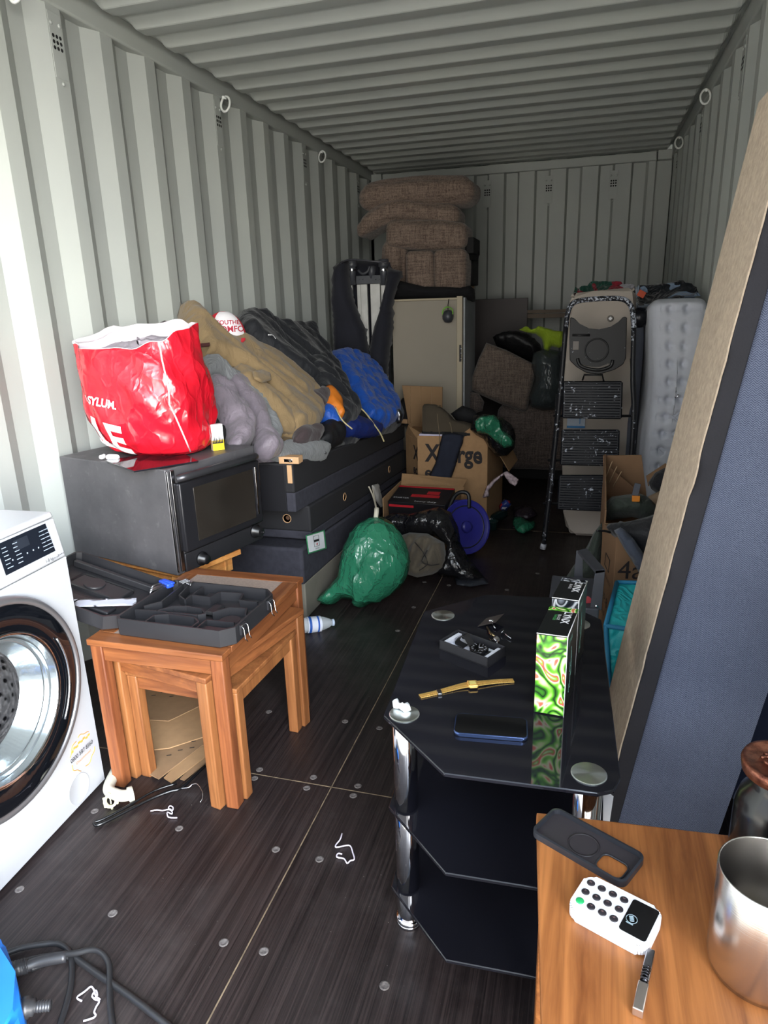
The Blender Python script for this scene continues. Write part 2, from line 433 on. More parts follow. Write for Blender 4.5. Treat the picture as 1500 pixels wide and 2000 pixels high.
# vents, rivets and lashing rings
HOLE = P((8, 8, 10), .9, var=0)
def vent(wall, c, r, n, nm='vent'):
    c, r, n = V(c), V(r), V(n); u = V((0, 0, 1))
    b = B(); b.box(c+n*.001, [abs(x) for x in (r*.062+u*.2+n*.002)], .0009); p = obj(nm, b, PAINT, wall)
    b = B()
    for i in (-1, 0, 1):
        for j in (-1, 0, 1): q = c+r*i*.017+u*(j*.018+.01); b.cyl(q+n*.0021, q+n*.0026, .0062, n=12)
    obj('vent_holes', b, HOLE, p)
    b = B()
    for q in (c+r*-.02+u*.065, c+r*.02+u*.065, c-u*.115): b.lathe([(.007, 0), (.0065, .003), (.004, .005), (0.0005, .0055)], q+n*.001, n, 12)
    obj('rivet', b, PAINT, p)
for yv in (1.045, 2.147, 3.26, 4.372, 5.484):
    vent(wl, (0, yv, 2.18), (0, 1, 0), (1, 0, 0)); vent(wr_, (WID, yv+.03, 2.18), (0, 1, 0), (-1, 0, 0))
for xv in (.97, 1.455, 1.94): vent(wb_, (xv, LEN, 2.14), (1, 0, 0), (0, -1, 0))
b = B()
for wall, x, sx_ in ((wl, .03, 1), (wr_, WID-.03, -1)):
    for yv in ((1.95, 3.29, 4.62) if wall is wl else (4.1, 5.2)):
        b = B(); pts = [(x+.024*math.cos(a), yv+.012*math.sin(a), ZR-.03+.036*math.sin(a)) for a in [2*PI*i/16 for i in range(16)]]
        b.tube(pts, .0055, 8, True); b.cyl((x-sx_*.0, yv-.02, ZR-.004), (x, yv+.02, ZR-.004), .006); obj('lashing_ring', b, P((215, 218, 215), .35), wall)
# floor: film-faced plywood
def floormat():
    t = NT('plywood_floor')
    g = t.noise(1, t.map((330, 2.2, 30)), 4, .65, .3); h = t.noise(1, t.map((90, 1.5, 10)), 3)
    f = t.math('ADD', t.math('MULTIPLY', g, .6), t.math('MULTIPLY', h, .4))
    c = t.ramp(f, [(.40, srgb((23, 18, 19))), (.5, srgb((38, 31, 31))), (.60, srgb((54, 45, 44)))])
    d = t.noise(2.3, None, 8, .7); c = t.mix(t.ramp(d, [(.5, (0, 0, 0)), (.8, (.30, .30, .30))]), c, srgb((96, 90, 88)))
    s = t.noise(130, None, 2, .5); c = t.mix(t.ramp(s, [(.76, (0, 0, 0)), (.79, (.5, .5, .5))]), c, srgb((140, 136, 132)))
    t.col(c); t.bump(f, .35, .0012)
    r = t.ramp(t.noise(3.5, None, 6, .65), [(.35, (.33,)*3), (.7, (.55,)*3)]); return t.done(r, 0, .42)
fl = B(); fl.bb((-.05, -.06, -.03), (WID+.05, LEN+.05, 0)); fl = struct(obj('floor', fl, floormat(), origin=(0, 0, 0)))
SEAM = P((120, 104, 84), .8, var=.5, vs=30)
for a, c in (((1.1735, -.05), (1.1765, LEN)), ((0, 1.3485), (WID, 1.3512)), ((0, 3.748), (WID, 3.751))):
    b = B(); b.bb((a[0], a[1], -.001), (c[0], c[1], .0006)); obj('floor_seam', b, SEAM, fl)
SCR = P((100, 94, 92), .7, 0, var=.4, vs=200)
for px, py in [(507,1503),(497,1520),(612,1518),(599,1539),(699,1535),(690,1554),(539,1659),(624,1978 if 0 else 1678),(437,1841),(515,1858),(350,1618),(185,1584),(38,1737),(220,1784),(674,1409),(741,1422),(777,1232),(808,1186),(877,1143),(829,1137),(751,1925),(525,1390),(990,1152),(1005,1030),(1050,1120)]:
    p = Z(px, py, 0); b = B(); b.lathe([(.0105, 0), (.0105, .0012), (.007, .0017), (.006, .0010), (.0005, .0010)], p-V((0, 0, .0006)), (0, 0, 1), 14); obj('floor_screw', b, SCR, fl)
# outside ground in front of the doorway
b = B(); b.bb((-12, -16, -.32), (14, -.12, -.3)); struct(obj('ground', b, P((176, 170, 160), .9, vs=2)))
# ---------------- tall upholstered base leaning on the right wall ----------------
def denim():
    t = NT('blue_herringbone')
    sx_ = t.n('SeparateXYZ'); t.l(t.map((1, 1, 1)), sx_.inputs[0]); x, z = sx_.outputs['X'], sx_.outputs['Z']
    zig = t.math('PINGPONG', x, .006); a = t.math('ADD', t.math('MULTIPLY', zig, 1500.), t.math('MULTIPLY', z, 1500.))
    s = t.math('MULTIPLY', t.math('ADD', t.math('SINE', a), 1.), .5)
    f = t.math('ADD', t.math('MULTIPLY', s, .45), t.math('MULTIPLY', t.noise(500, None, 2), .55))
    c = t.ramp(f, [(.25, srgb((50, 58, 80))), (.75, srgb((108, 116, 138)))])
    w_ = t.noise(7, t.map((1, 1, .5)), 4); c = t.mix(t.ramp(w_, [(.4, (0, 0, 0)), (.7, (.35, .35, .35))]), c, srgb((58, 64, 84)))
    t.col(c); t.bump(f, .5, .0015); return t.done(.9, 0, .25, 0, .3)
LN = .146; HB = 1.66
def lean(x, y, z): return V((x+LN*z, y, z))
root = thing('leaning_divan', 'tall blue fabric bed base with a beige board side leaning on the right wall', 'bed base', (1.87, 1.2, 0))
def slab(x0, x1, y0, y1, z0, z1, bev=.0): return B().hexa([lean(x0, y0, z0), lean(x1, y0, z0), lean(x1, y1, z0), lean(x0, y1, z0), lean(x0, y0, z1), lean(x1, y0, z1), lean(x1, y1, z1), lean(x0, y1, z1)], bev, 3)
t = bmesh.new()
b = B()
def blue(u, v):
    # front cloth face, slightly baggy
    z = v*HB; x = .028+u*.205
    return lean(1.872+x, 1.205+.006*noise.noise(V((x*9, z*3, 2)))-.012*math.sin(PI*u), z)
b.grid(blue, 24, 60); b.hexa([lean(1.9, 1.207, .0), lean(2.098, 1.207, 0), lean(2.098, 1.53, 0), lean(1.9, 1.53, 0), lean(1.9, 1.207, HB), lean(2.098, 1.207, HB), lean(2.098, 1.53, HB), lean(1.9, 1.53, HB)], .01)
obj('upholstery', b, denim(), root)
def board():
    t = NT('fibreboard'); f = t.noise(60, None, 6, .7); g = t.noise(4)
    c = t.ramp(f, [(.35, srgb((156, 142, 126))), (.65, srgb((184, 168, 150)))]); c = t.mix(t.ramp(g, [(.4, (0, 0, 0)), (.8, (.3, .3, .3))]), c, srgb((132, 122, 114)))
    t.col(c); t.bump(f, .4, .001); return t.done(.85, 0, .2)
BOARD = board()
b = B(); rn = random.Random(3); pts = []
for i in range(60):
    z = HB*i/59; pts.append(lean(1.862, 1.196+.006*noise.noise(V((z*9, 0, 0)))-(.012 if .93 < z < 1.0 else 0)+.008*noise.noise(V((z*31, 4, 0))), z))
b.prism(pts+[lean(1.862, 1.54, HB), lean(1.862, 1.54, 0)], (.003, 0, 0)); obj('side_board', b, BOARD, root)
obj('black_edging', slab(1.8655, 1.9, 1.199, 1.535, 0, HB, .002), P((30, 30, 38), .8, bump=.4, bs=300), root)

# ---------------- black glass TV stand ----------------
GLASS = P((25, 25, 31), .05, 0, .1, 3, spec=.5)
root = thing('tv_stand', 'three-tier black glass TV stand on chrome tube legs', 'tv stand', (1.65, 1.2, 0))
out = [(1.453, .968), (1.602, .825), (1.855, .836), (1.880, .850), (1.892, .885), (1.872, 1.50), (1.745, 1.612), (1.57, 1.594), (1.425, 1.451)]
for z, s in ((.512, 1), (.294, .985), (.088, .985)):
    c = V((1.65, 1.21)); b = B(); b.prism([(c.x+(x-c.x)*s, c.y+(y-c.y)*s, z) for x, y in out], (0, 0, .008), .0015)
    g = obj('glass_shelf', b, GLASS, root)
    b = B(); 
def disc_mat():
    t = NT('spun_steel'); t.col((.62, .66, .66, 1)); m = t.done(.3, 1, .5); t.b.inputs['Anisotropic'].default_value = .85; tg = t.n('Tangent'); tg.direction_type = 'RADIAL'; tg.axis = 'Z'; t.l(tg.outputs[0], t.b.inputs['Tangent']); return m
DISC = disc_mat()
for lx, ly in ((1.492, .981), (1.479, 1.437), (1.847-.006, .882), (1.815, 1.46)):
    b = B(); b.lathe([(.027, .02), (.0255, .0), (.0255, .0)], (lx, ly, 0)); 
    for z0, z1 in ((.006, .088), (.098, .294), (.304, .512)): b.lathe([(.023, z0), (.0245, z0+.002), (.0245, z1-.002), (.023, z1)], (lx, ly, 0))
    lg = obj('leg', b, CHROME, root)
    b = B(); b.lathe([(.022, -.0), (.027, .001), (.027, .007), (.024, .009)], (lx, ly, 0)); obj('foot', b, CHROME, lg)
    b = B(); b.lathe([(.030, .5202), (.030, .5212), (.0285, .5222), (.0005, .5225)], (lx, ly, 0), n=40); cdk = obj('cap_disc', b, DISC, lg, sm=False); dv_ = V((lx, ly, 0))-ROOT[root.name]; cdk.data.transform(Matrix.Translation(-dv_)); cdk.location = dv_
ZT_ = .5203
# dust specks on the glass are part of the surface look; boxes of body spray
def lynxmat(kind):
    t = NT('swirl_print')
    v = t.map((19, 19, 12), (0, .5, .9), (2.3, 0, 1.1)); f = t.noise(1.0, v, 1.2, .45, 1.8); f = t.math('PINGPONG', t.math('MULTIPLY', f, 4.2), 1.) if kind == 0 else f
    if kind == 0: st = [(.0, srgb((22, 40, 24))), (.14, srgb((60, 130, 34))), (.26, srgb((120, 205, 56))), (.40, srgb((205, 232, 160))), (.50, srgb((236, 226, 205))), (.60, srgb((228, 120, 98))), (.72, srgb((214, 78, 72))), (.84, srgb((110, 190, 50))), (.94, srgb((232, 240, 205)))]
    else: st = [(.32, srgb((12, 12, 14))), (.42, srgb((40, 44, 52))), (.47, srgb((200, 204, 210))), (.52, srgb((20, 22, 26))), (.6, srgb((120, 124, 134))), (.68, srgb((235, 236, 240)))]
    t.col(t.ramp(f, st)); return t.done(.25, 0, .5)
def lynx(fl_, fr, br, bl, z0, z1, kind, label, bits):
    r = thing('gift_box', label, 'box', ((fl_[0]+br[0])/2, (fl_[1]+br[1])/2, z0))
    P4 = [V((*p, z0)) for p in (fl_, fr, br, bl)]+[V((*p, z1)) for p in (fl_, fr, br, bl)]
    obj('carton', B().hexa(P4, .001), P((16, 18, 20), .35), r)
    n = (P4[1]-P4[0]).cross(V((0, 0, 1))).normalized()
    b = B(); a = [P4[0]+n*.0008, P4[1]+n*.0008, P4[5]+n*.0008, P4[4]+n*.0008]; c = sum(a, V())/4; b.prism([c+(p-c)*.97 for p in a], -n*.0006); obj('printed_front', b, lynxmat(kind), r)
    # swirl strip round the far end of the top and a pale edge line
    b = B(); u = (P4[7]-P4[4]); e = (P4[5]-P4[4])
    b.prism([P4[4]+u*.86+V((0, 0, .0003)), P4[5]+u*.86+V((0, 0, .0003)), P4[5]+u*1+V((0, 0, .0003)), P4[4]+u*1+V((0, 0, .0003))], (0, 0, .0004)); obj('printed_strip', b, lynxmat(kind), r)
    W = P((235, 235, 238), .5, var=.02)
    dn = -(u.normalized()); en = e.normalized()
    b = text('LYNX', P4[4]+e*.60+u*.84+V((0, 0, .0002)), dn, en, .021, bold=.03, width=None); b = text(bits[0], P4[4]+e*.42+u*.72+V((0, 0, .0002)), dn, en, .0085, b=b)
    obj('lettering', b, W, r)
    if len(bits) > 1: obj('subtitle', text(bits[1], P4[4]+e*.30+u*.72+V((0, 0, .0002)), dn, en, .0075), P((90, 200, 110), .5), r)
    s_ = (P4[2]-P4[1]).normalized(); sn = s_.cross(V((0, 0, 1))); L = (P4[2]-P4[1]).length
    b = text('LYNX', P4[1]+s_*L*.1+V((0, 0, (z1-z0)*.84)), s_, (0, 0, 1), .017, bold=.02, b=None)
    rr = random.Random(5)
    for k in range(9): q = P4[1]+s_*L*.12+sn*.0006+V((0, 0, (z1-z0)*(.72-.055*k))); b.box(q+s_*L*(.2+.15*rr.random()), (.0006, L*(.35+.3*rr.random()), .0022), rot=None)
    obj('side_lettering', b, P((120, 170, 160), .5), r)
    b = B()
    for a_, c_ in ((P4[5], P4[6]), (P4[4], P4[5]), (P4[1], P4[5])): b.tube([a_, c_], .0009, 6)
    obj('white_edge', b, W, r)
    return r
lynx((1.737, 1.046), (1.794, 1.042), (1.812, 1.166), (1.755, 1.172), ZT_, .692, 0, 'upright gift box with bright green and red swirl front, on the glass stand', ('BLACK', 'THE G.B.'))
lynx((1.757, 1.214), (1.812, 1.207), (1.829, 1.320), (1.774, 1.327), ZT_, .694, 1, 'upright gift box with black and silver swirls, standing behind the colourful one', ('BLACK',))
# watch box with black watch
r = thing('watch_box', 'open black box holding a black watch on the glass stand', 'box', (1.585, 1.255, ZT_))
Mx = Matrix.Translation((1.583, 1.258, ZT_)) @ Matrix.Rotation(-.47, 4, 'Z')
b = B(Mx); b.bb((-.068, -.036, 0), (.068, .036, .003)); th = .003
for a, c in (((-.068, -.036, 0), (.068, -.033, .024)), ((-.068, .033, 0), (.068, .036, .024)), ((-.068, -.036, 0), (-.065, .036, .024)), ((.065, -.036, 0), (.068, .036, .024))): b.bb(a, c, .0006)
b.bb((-.0695, -.0375, 0), (.0695, .0375, .012), .0006) if 0 else None
bx = obj('box_tray', b, P((26, 26, 30), .55), r)
b = B(Mx); b.bb((-.062, -.030, .003), (.062, .030, .007)); b.bb((-.062, -.030, .007), (-.052, .030, .019)); b.bb((.05, -.03, .007), (.062, .03, .017)); obj('white_insert', b, P((210, 212, 222), .6), r)
r = thing('wrist_watch', 'black wrist watch with round black dial lying in its open box', 'watch', (1.585, 1.255, ZT_+.01))
b = B(Mx)
b.lathe([(.0205, .010), (.0215, .014), (.0215, .020), (.019, .0225), (.0185, .0215), (.0005, .0215)], (.022, -.004, 0), n=36); wc = obj('watch_case', b, P((20, 20, 22), .25, .6), r)
b = B(Mx)
for i in range(12): a = i*PI/6; b.box((.022+.0155*math.cos(a), -.004+.0155*math.sin(a), .0219), (.004, .0009, .0004), rot=RZ(a))
b.box((.025, -.001, .0221), (.010, .0008, .0004), rot=RZ(.8)); b.box((.019, 0, .0221), (.009, .001, .0004), rot=RZ(2.1)); obj('dial_marks', b, P((170, 170, 176), .4), wc)
b = B(Mx)
pts = smooth_pts([(.002, 0, .014), (-.008, .002, .022), (-.022, .004, .034), (-.036, .004, .026), (-.044, .002, .012), (-.034, 0, .009), (-.018, -.002, .009)], 5)
N = len(pts); vs = []; fs = []
for p in pts:
    for dy, dz in ((-.010, 0), (.010, 0), (.010, .0025), (-.010, .0025)): vs.append(p+V((0, dy, dz)))
for i in range(N-1):
    for k in range(4): l = (k+1) % 4; fs.append((i*4+k, i*4+l, i*4+4+l, i*4+4+k))
b.add(vs, fs); b.bb((.042, -.011, .012), (.060, .007, .016), .001); obj('strap', b, P((24, 24, 26), .6), r)
# gold digital watch
GOLD = P((240, 196, 112), .45, .7, .08)
r = thing('gold_watch', 'gold coloured metal bracelet watch laid out flat on the glass', 'watch', (1.60, 1.10, ZT_))
path = smooth_pts([Z(820, 1360, .522), Z(855, 1352, .522), Z(892, 1342, .523), Z(915, 1337, .524), Z(940, 1334, .524), Z(970, 1331, .523), Z(1003, 1329, .522)], 10)
b = B(); acc = 0
for i in range(len(path)-1):
    a, c = path[i], path[i+1]; d = (c-a); ang = math.atan2(d.y, d.x); n_ = max(1, int(d.length/.0032))
    w_ = .0072+.003*(1-min(1, abs(i/len(path)-.5)*3))
    for k in range(n_):
        p = a.lerp(c, (k+.5)/n_)
        for q in (-1, 0, 1): b.box(p+V((-math.sin(ang), math.cos(ang), 0))*q*w_*.62+V((0, 0, .0004*(1-abs(q)))), (d.length/n_*.82, w_*.56, .0024), rot=RZ(ang))
obj('bracelet', b, GOLD, r)
cc = Z(923, 1337, .5245); aw = .33
b = B(Matrix.Translation(cc) @ Matrix.Rotation(aw, 4, 'Z')); b.box((0, 0, .0015), (.021, .022, .006), .002); b.box((.0, .0115, .001), (.016, .004, .004), .001); b.box((0, -.0115, .001), (.016, .004, .004), .001); wc = obj('watch_case', b, GOLD, r)
b = B(Matrix.Translation(cc) @ Matrix.Rotation(aw, 4, 'Z')); b.box((0, 0, .0047), (.013, .012, .0006)); obj('watch_face', b, P((205, 190, 110), .3), wc)
b = B(); q = Z(858, 1352, .5235); b.box(q, (.009, .017, .005), .001, RZ(.45)); obj('clasp', b, STEEL, r)
# phone
Mx = Matrix.Translation((1.663, .972, ZT_)) @ Matrix.Rotation(.10, 4, 'Z')
r = thing('mobile_phone', 'dark phone with a blue metal edge lying face up on the glass stand', 'phone', (1.663, .972, ZT_))
def rr_poly(w_, h_, rad, n=6):
    out_ = []
    for sx_, sy_, a0 in ((1, 1, 0), (-1, 1, PI/2), (-1, -1, PI), (1, -1, 1.5*PI)):
        for i in range(n+1): a = a0+PI/2*i/n; out_.append((sx_*(w_/2-rad)+rad*math.cos(a), sy_*(h_/2-rad)+rad*math.sin(a)))
    return out_
b = B(Mx); b.prism([(x, y, .0005) for x, y in rr_poly(.136, .066, .011)], (0, 0, .0072), .001); obj('frame', b, P((84, 104, 150), .25, .9), r)
b = B(Mx); b.prism([(x, y, .0077) for x, y in rr_poly(.132, .062, .010)], (0, 0, .0004)); obj('screen', b, P((8, 8, 11), .06, spec=.6), r)
# bits of metal beside the watch box
def small(name, label, cat, b, mat, group=None): o = obj(name, b, mat); tag(o, label, cat, group); return o
r = thing('cufflink', 'silver cufflink with round head lying right of the black watch box', 'cufflink', Z(985, 1240, ZT_)); p = Z(982, 1235, ZT_+.006)
b = B(); b.lathe([(.0005, 0), (.006, .0005), (.006, .002), (.001, .003)], p, (-.7, .2, .4), 16); obj('round_head', b, CHROME, r); b = B(); b.tube([p, Z(998, 1247, ZT_+.004)], .0014, 8); obj('shaft', b, CHROME, r)
b = B(); p = Z(958, 1213, ZT_+.008); b.cushion(p, (.012, .009, .01), .004, 0); b.cushion(p+V((.006, -.006, .002)), (.007, .007, .007), .003, 0); b.tube([p, p+V((.01, -.02, -.002)), p+V((.016, -.03, -.004))], .0016, 8); small('cufflink', 'knobbly silver cufflink resting on the small dark card', 'cufflink', b, CHROME)
b = B(); p = Z(970, 1248, ZT_+.005); b.lathe([(.0075, -.0015), (.0085, 0), (.0075, .0015)], p, (.5, -.3, .7), 20); b.tube([p, p+V((.004, -.006, .002)), p+V((.003, -.020, -.002))], .0013, 8); b.box(p+V((.003, -.022, -.003)), (.005, .005, .002)); small('cufflink', 'silver cufflink with round disc touching the watch box corner', 'cufflink', b, CHROME)
b = B(); a_ = [Z(933, 1224, ZT_+.001), Z(950, 1208, ZT_+.001), Z(985, 1199, ZT_+.018), Z(968, 1216, ZT_+.014)]; b.prism(a_, (0, 0, .0012)); small('card', 'small dark card lying tilted behind the watch box', 'card', b, P((58, 52, 50), .5))
b = B(); b.tube([Z(951, 1225, ZT_+.006), Z(958, 1237, ZT_+.005), Z(966, 1243, ZT_+.004)], .003, 8); b.box(Z(958, 1238, ZT_+.006), (.012, .005, .004), .001, RZ(-1)); small('metal_clip', 'short gold and silver clip between the card and watch box', 'clip', b, P((180, 160, 120), .25, 1))
# crumpled tissue
b = B(); b.inflate([Z(766, 1370, .528), Z(778, 1364, .532), Z(782, 1376, .53), Z(800, 1376, .528), Z(803, 1387, .526), Z(790, 1392, .525), Z(779, 1383, .528), Z(768, 1382, .528)], (0, 0, 1), .008, .005, .01, .004, .008, 120, 4); small('tissue', 'torn scrap of white tissue on a steel disc of the glass stand', 'tissue', b, P((235, 238, 242), .9))
# ---------------- wooden table in the near right corner ----------------
TEAK = wood((112, 62, 30), (176, 112, 62), 1, 1, .38)
A, D_ = V((1.761, .780, 0)), V((1.791, .42, 0)); ex = (V((2.03, .800, 0))-A).normalized(); ey = (D_-A).normalized()
ang = math.atan2(ex.y, ex.x)
root = thing('side_table', 'brown wooden side table in the near right corner under the card reader', 'table', (2.0, .5, 0))
TM = Matrix.Translation(A) @ Matrix.Rotation(ang, 4, 'Z')
def tb(a, c, bev=.002): return B(TM).bb(a, c, bev)
b = B(); q = [A, A+ey*.62, A+ey*.62+ex*.50, A+ex*.50]
b.hexa([V((p.x, p.y, .488)) for p in (q[1], q[2], q[3], q[0])]+[V((p.x, p.y, .510)) for p in (q[1], q[2], q[3], q[0])], .003); obj('table_top', b, TEAK, root)
for u, v in ((.03, .03), (.03, .59), (.47, .03), (.47, .59)):
    c = A+ex*u+ey*v; b = B(); b.box((c.x, c.y, .244), (.04, .04, .488), .003, RZ(ang)); obj('leg', b, TEAK, root)
b = B()
for p, d, L in ((A+ey*.31+ex*.02, ey, .56), (A+ex*.25+ey*.02, ex, .44), (A+ex*.25+ey*.6, ex, .44), (A+ey*.31+ex*.48, ey, .56)): b.box((p.x, p.y, .458), (L, .018, .055), .002, RZ(math.atan2(d.y, d.x)))
obj('apron', b, TEAK, root)
ZW = .510
# card reader
Mx = Matrix.Translation((1.873, .603, ZW)) @ Matrix.Rotation(-.40, 4, 'Z')
r = thing('card_reader', 'white card payment reader with round keys on the wooden table', 'card reader', (1.873, .603, ZW))
b = B(Mx); b.prism([(x, y, 0) for x, y in rr_poly(.104, .069, .013)], (0, 0, .019), .003); obj('shell', b, P((236, 236, 240), .35, var=.02), r)
b = B(Mx); b.prism([(.031+x, y+.001, .0188) for x, y in rr_poly(.034, .056, .004)], (0, 0, .0008)); sc = obj('screen', b, P((16, 16, 19), .12), r)
b = B(Mx); b.lathe([(.0072, .0197), (.0072, .02), (.0064, .02), (.0064, .0197)], (.023, -.004, 0), n=24); b.box((.023, -.004, .02), (.0055, .008, .0004), .001, RZ(.5)); b.box((.023, -.012, .02), (.009, .0016, .0004)); obj('emblem', b, P((150, 170, 180), .4), sc)
KEYS = ['X', '1', '4', '7', '<', '2', '5', '8', '', '3', '6', '9']
KEYS = [['X', '1', '2', '3'], ['<', '4', '5', '6'], ['', '7', '8', '9']]
for j in range(3):
    for i in range(4):
        x, y = -.041+.0152*i, .0195-.0182*j+(.0)
        b = B(Mx); b.lathe([(.0055, .0185), (.0053, .0198), (.004, .0203), (.0005, .0205)], (x, y, 0), n=20)
        k = obj('key', b, P((40, 175, 100), .4) if (i, j) == (0, 2) else P((40, 36, 42), .45), r)
        if KEYS[j][i]:
            u3 = (Mx.to_3x3() @ V((0, -1, 0))); w3 = (Mx.to_3x3() @ V((1, 0, 0))); o3 = Mx @ V((x-.0021, y+.0018, .0203))
            obj('key_symbol', text(KEYS[j][i], o3, u3, w3, .005), P((150, 120, 120), .5), k)
# phone case
Mx = Matrix.Translation((1.838, .722, ZW)) @ Matrix.Rotation(-.50, 4, 'Z')
r = thing('phone_case', 'dark translucent phone case lying empty on the wooden table', 'phone case', (1.838, .722, ZW))
W_, H_ = .150, .072
b = B(Mx); o1 = rr_poly(W_, H_, .013); i1 = rr_poly(W_-.007, H_-.007, .010); n = len(o1); vs = []; fs = []
for z, pl_ in ((0, o1), (.010, o1), (.0105, i1), (.002, i1)):
    vs += [(x, y, z) for x, y in pl_]
for k in range(3):
    for i in range(n): j = (i+1) % n; fs.append((k*n+i, k*n+j, (k+1)*n+j, (k+1)*n+i))
b.add(vs, fs, False); obj('rim', b, P((40, 42, 48), .4), r)
hx, hy = .045, .012; hole = [(hx+x, hy*-1+.002+y) for x, y in rr_poly(.040, .034, .010)]
b = B(Mx); bo = i1; t = bmesh.new()
va = [(x, y, .0022) for x, y in bo]+[(x, y, .0022) for x, y in hole]; 
vo, eo, fo, *_ = delaunay_2d_cdt([V((p[0], p[1])) for p in va], [(i, (i+1) % len(bo)) for i in range(len(bo))]+[(len(bo)+i, len(bo)+(i+1) % len(hole)) for i in range(len(hole))], [], 0, 1e-6)
def inpoly(p, poly):
    c = False; j = len(poly)-1
    for i in range(len(poly)):
        a, d = poly[i], poly[j]
        if (a[1] > p[1]) != (d[1] > p[1]) and p[0] < (d[0]-a[0])*(p[1]-a[1])/(d[1]-a[1])+a[0]: c = not c
        j = i
    return c
ff = [f for f in fo if inpoly(sum((vo[k] for k in f), V((0, 0)))/3, bo) and not inpoly(sum((vo[k] for k in f), V((0, 0)))/3, hole)]
nn = len(vo); b.add([(p.x, p.y, .0024) for p in vo]+[(p.x, p.y, .0006) for p in vo], ff+[tuple(k+nn for k in f)[::-1] for f in ff])
def smoke():
    t = NT('smoked_plastic'); t.col(srgb((58, 54, 58))); t.b.inputs['Alpha'].default_value = .86; return t.done(.35, 0, .4)
obj('back_panel', b, smoke(), r)
b = B(Mx); b.lathe([(.0235, .0024), (.0235, .0032), (.0205, .0032), (.0205, .0024)], (-.005, 0, 0), n=36, cap=False); obj('magnet_ring', b, P((38, 34, 38), .5), r)
b = B(Mx); b.lathe([(.001, 0), (.020, 0)], (hx, -hy, .0028), n=4, cap=False); b.bm.clear()
pr_ = [V((x, y, .003)) for x, y in hole]; b.tube(pr_, .0014, 6, True); obj('camera_rim', b, P((40, 42, 48), .4), r)
# lighter / folding corkscrew
r = thing('corkscrew', 'silver folding corkscrew lying on the wooden table below the card reader', 'corkscrew', (1.902, .52, ZW))
a, c = V((1.914, .560, ZW)), V((1.893, .474, ZW)); d = (c-a).normalized(); ag = math.atan2(d.y, d.x)
b = B(); b.box(a+d*.022+V((0, 0, .006)), (.046, .010, .009), .0015, RZ(ag)); obj('lever', b, STEEL, r)
b = B(); b.box(a+d*.069+V((0, 0, .007)), (.038, .012, .012), .0015, RZ(ag)); obj('handle', b, P((200, 190, 182), .25, .9), r)
b = B(); pts = [a+d*(.03+.02*i/24)+V((0, 0, .013))+V((-d.y, d.x, 0))*.004*math.cos(i*1.3)+V((0, 0, .004))*math.sin(i*1.3) for i in range(25)]; b.tube(pts, .0012, 6); b.lathe([(.006, -.004), (.006, .004)], a+d*.043+V((0, 0, .009)), (-d.y, d.x, 0), 16); obj('screw_worm', b, P((60, 60, 64), .3, 1), r)
# steel pot
b = B(); R_, H2 = .057, .145
b.lathe([(.0005, .004), (.050, .004), (.054, .006), (R_-.0016, .02), (R_-.0016, H2-.001), (R_-.0008, H2+.0006), (R_+.0004, H2-.001), (R_, .016), (R_-.003, .003), (R_-.012, 0), (.0005, 0)], (2.036, .573, ZW), n=64, cap=False)
def brushed():
    t = NT('brushed_steel'); t.col(srgb((200, 196, 192))); t.bump(t.noise(1, t.map((3, 3, 600)), 3), .25, .0004); m = t.done(.24, 1, .5); return m
small('steel_cooler', 'open brushed steel cup in the near right corner of the table', 'cup', b, brushed())
# black bottle with copper lid
r = thing('bottle', 'black bottle with an embossed copper stopper behind the steel cup', 'bottle', (2.065, .700, ZW))
cx, cy = 2.072, .706
b = B(); b.lathe([(.0005, 0), (.048, .001), (.051, .006), (.051, .13), (.046, .15), (.036, .162), (.034, .166), (.034, .188)], (cx, cy, ZW), n=48); obj('bottle_body', b, P((14, 14, 16), .24, spec=.5), r)
def copper():
    t = NT('copper'); f = t.noise(60, None, 4); t.col(t.ramp(f, [(.35, srgb((84, 44, 34))), (.65, srgb((160, 104, 82)))])); t.bump(f, .7, .003); return t.done(.35, .8, .5)
CP = copper()
b = B(); b.lathe([(.034, .182), (.048, .186), (.050, .198), (.048, .203), (.0435, .203), (.0425, .2015), (.0005, .2015)], (cx, cy, ZW), n=48); st = obj('stopper', b, CP, r)
b = B(); pz = ZW+.2025
for pts, rd in (([(-.024, -.004), (-.012, -.012), (0, -.006), (.01, .004), (.022, .006)], .0035), ([(-.02, .012), (-.008, .018), (.004, .012), (.012, .02)], .003), ([(0, -.006), (.002, -.018), (.012, -.024)], .0028), ([(-.026, .004), (-.018, .008), (-.012, .002)], .0026)):
    b.tube(smooth_pts([(cx+x, cy+y, pz) for x, y in pts], 4), rd, 8)
obj('relief', b, CP, st)
# white paper tag behind the table
b = B(); a_ = [V((1.868, .915, .47)), V((1.884, .900, .468)), V((1.880, .886, .425)), V((1.870, .893, .42))]; b.prism(a_, (.0008, .001, 0)); small('paper_tag', 'small white printed tag beside the right chrome leg', 'tag', b, P((225, 225, 228), .7))

b = B(); b.bb((2.125, 1.56, 0), (2.345, 1.62, 1.15), .012); small('fabric_panel', 'dark blue fabric panel standing behind the leaning bed base by the right wall', 'panel', b, clothm((34, 42, 66), .9, 5, .01))
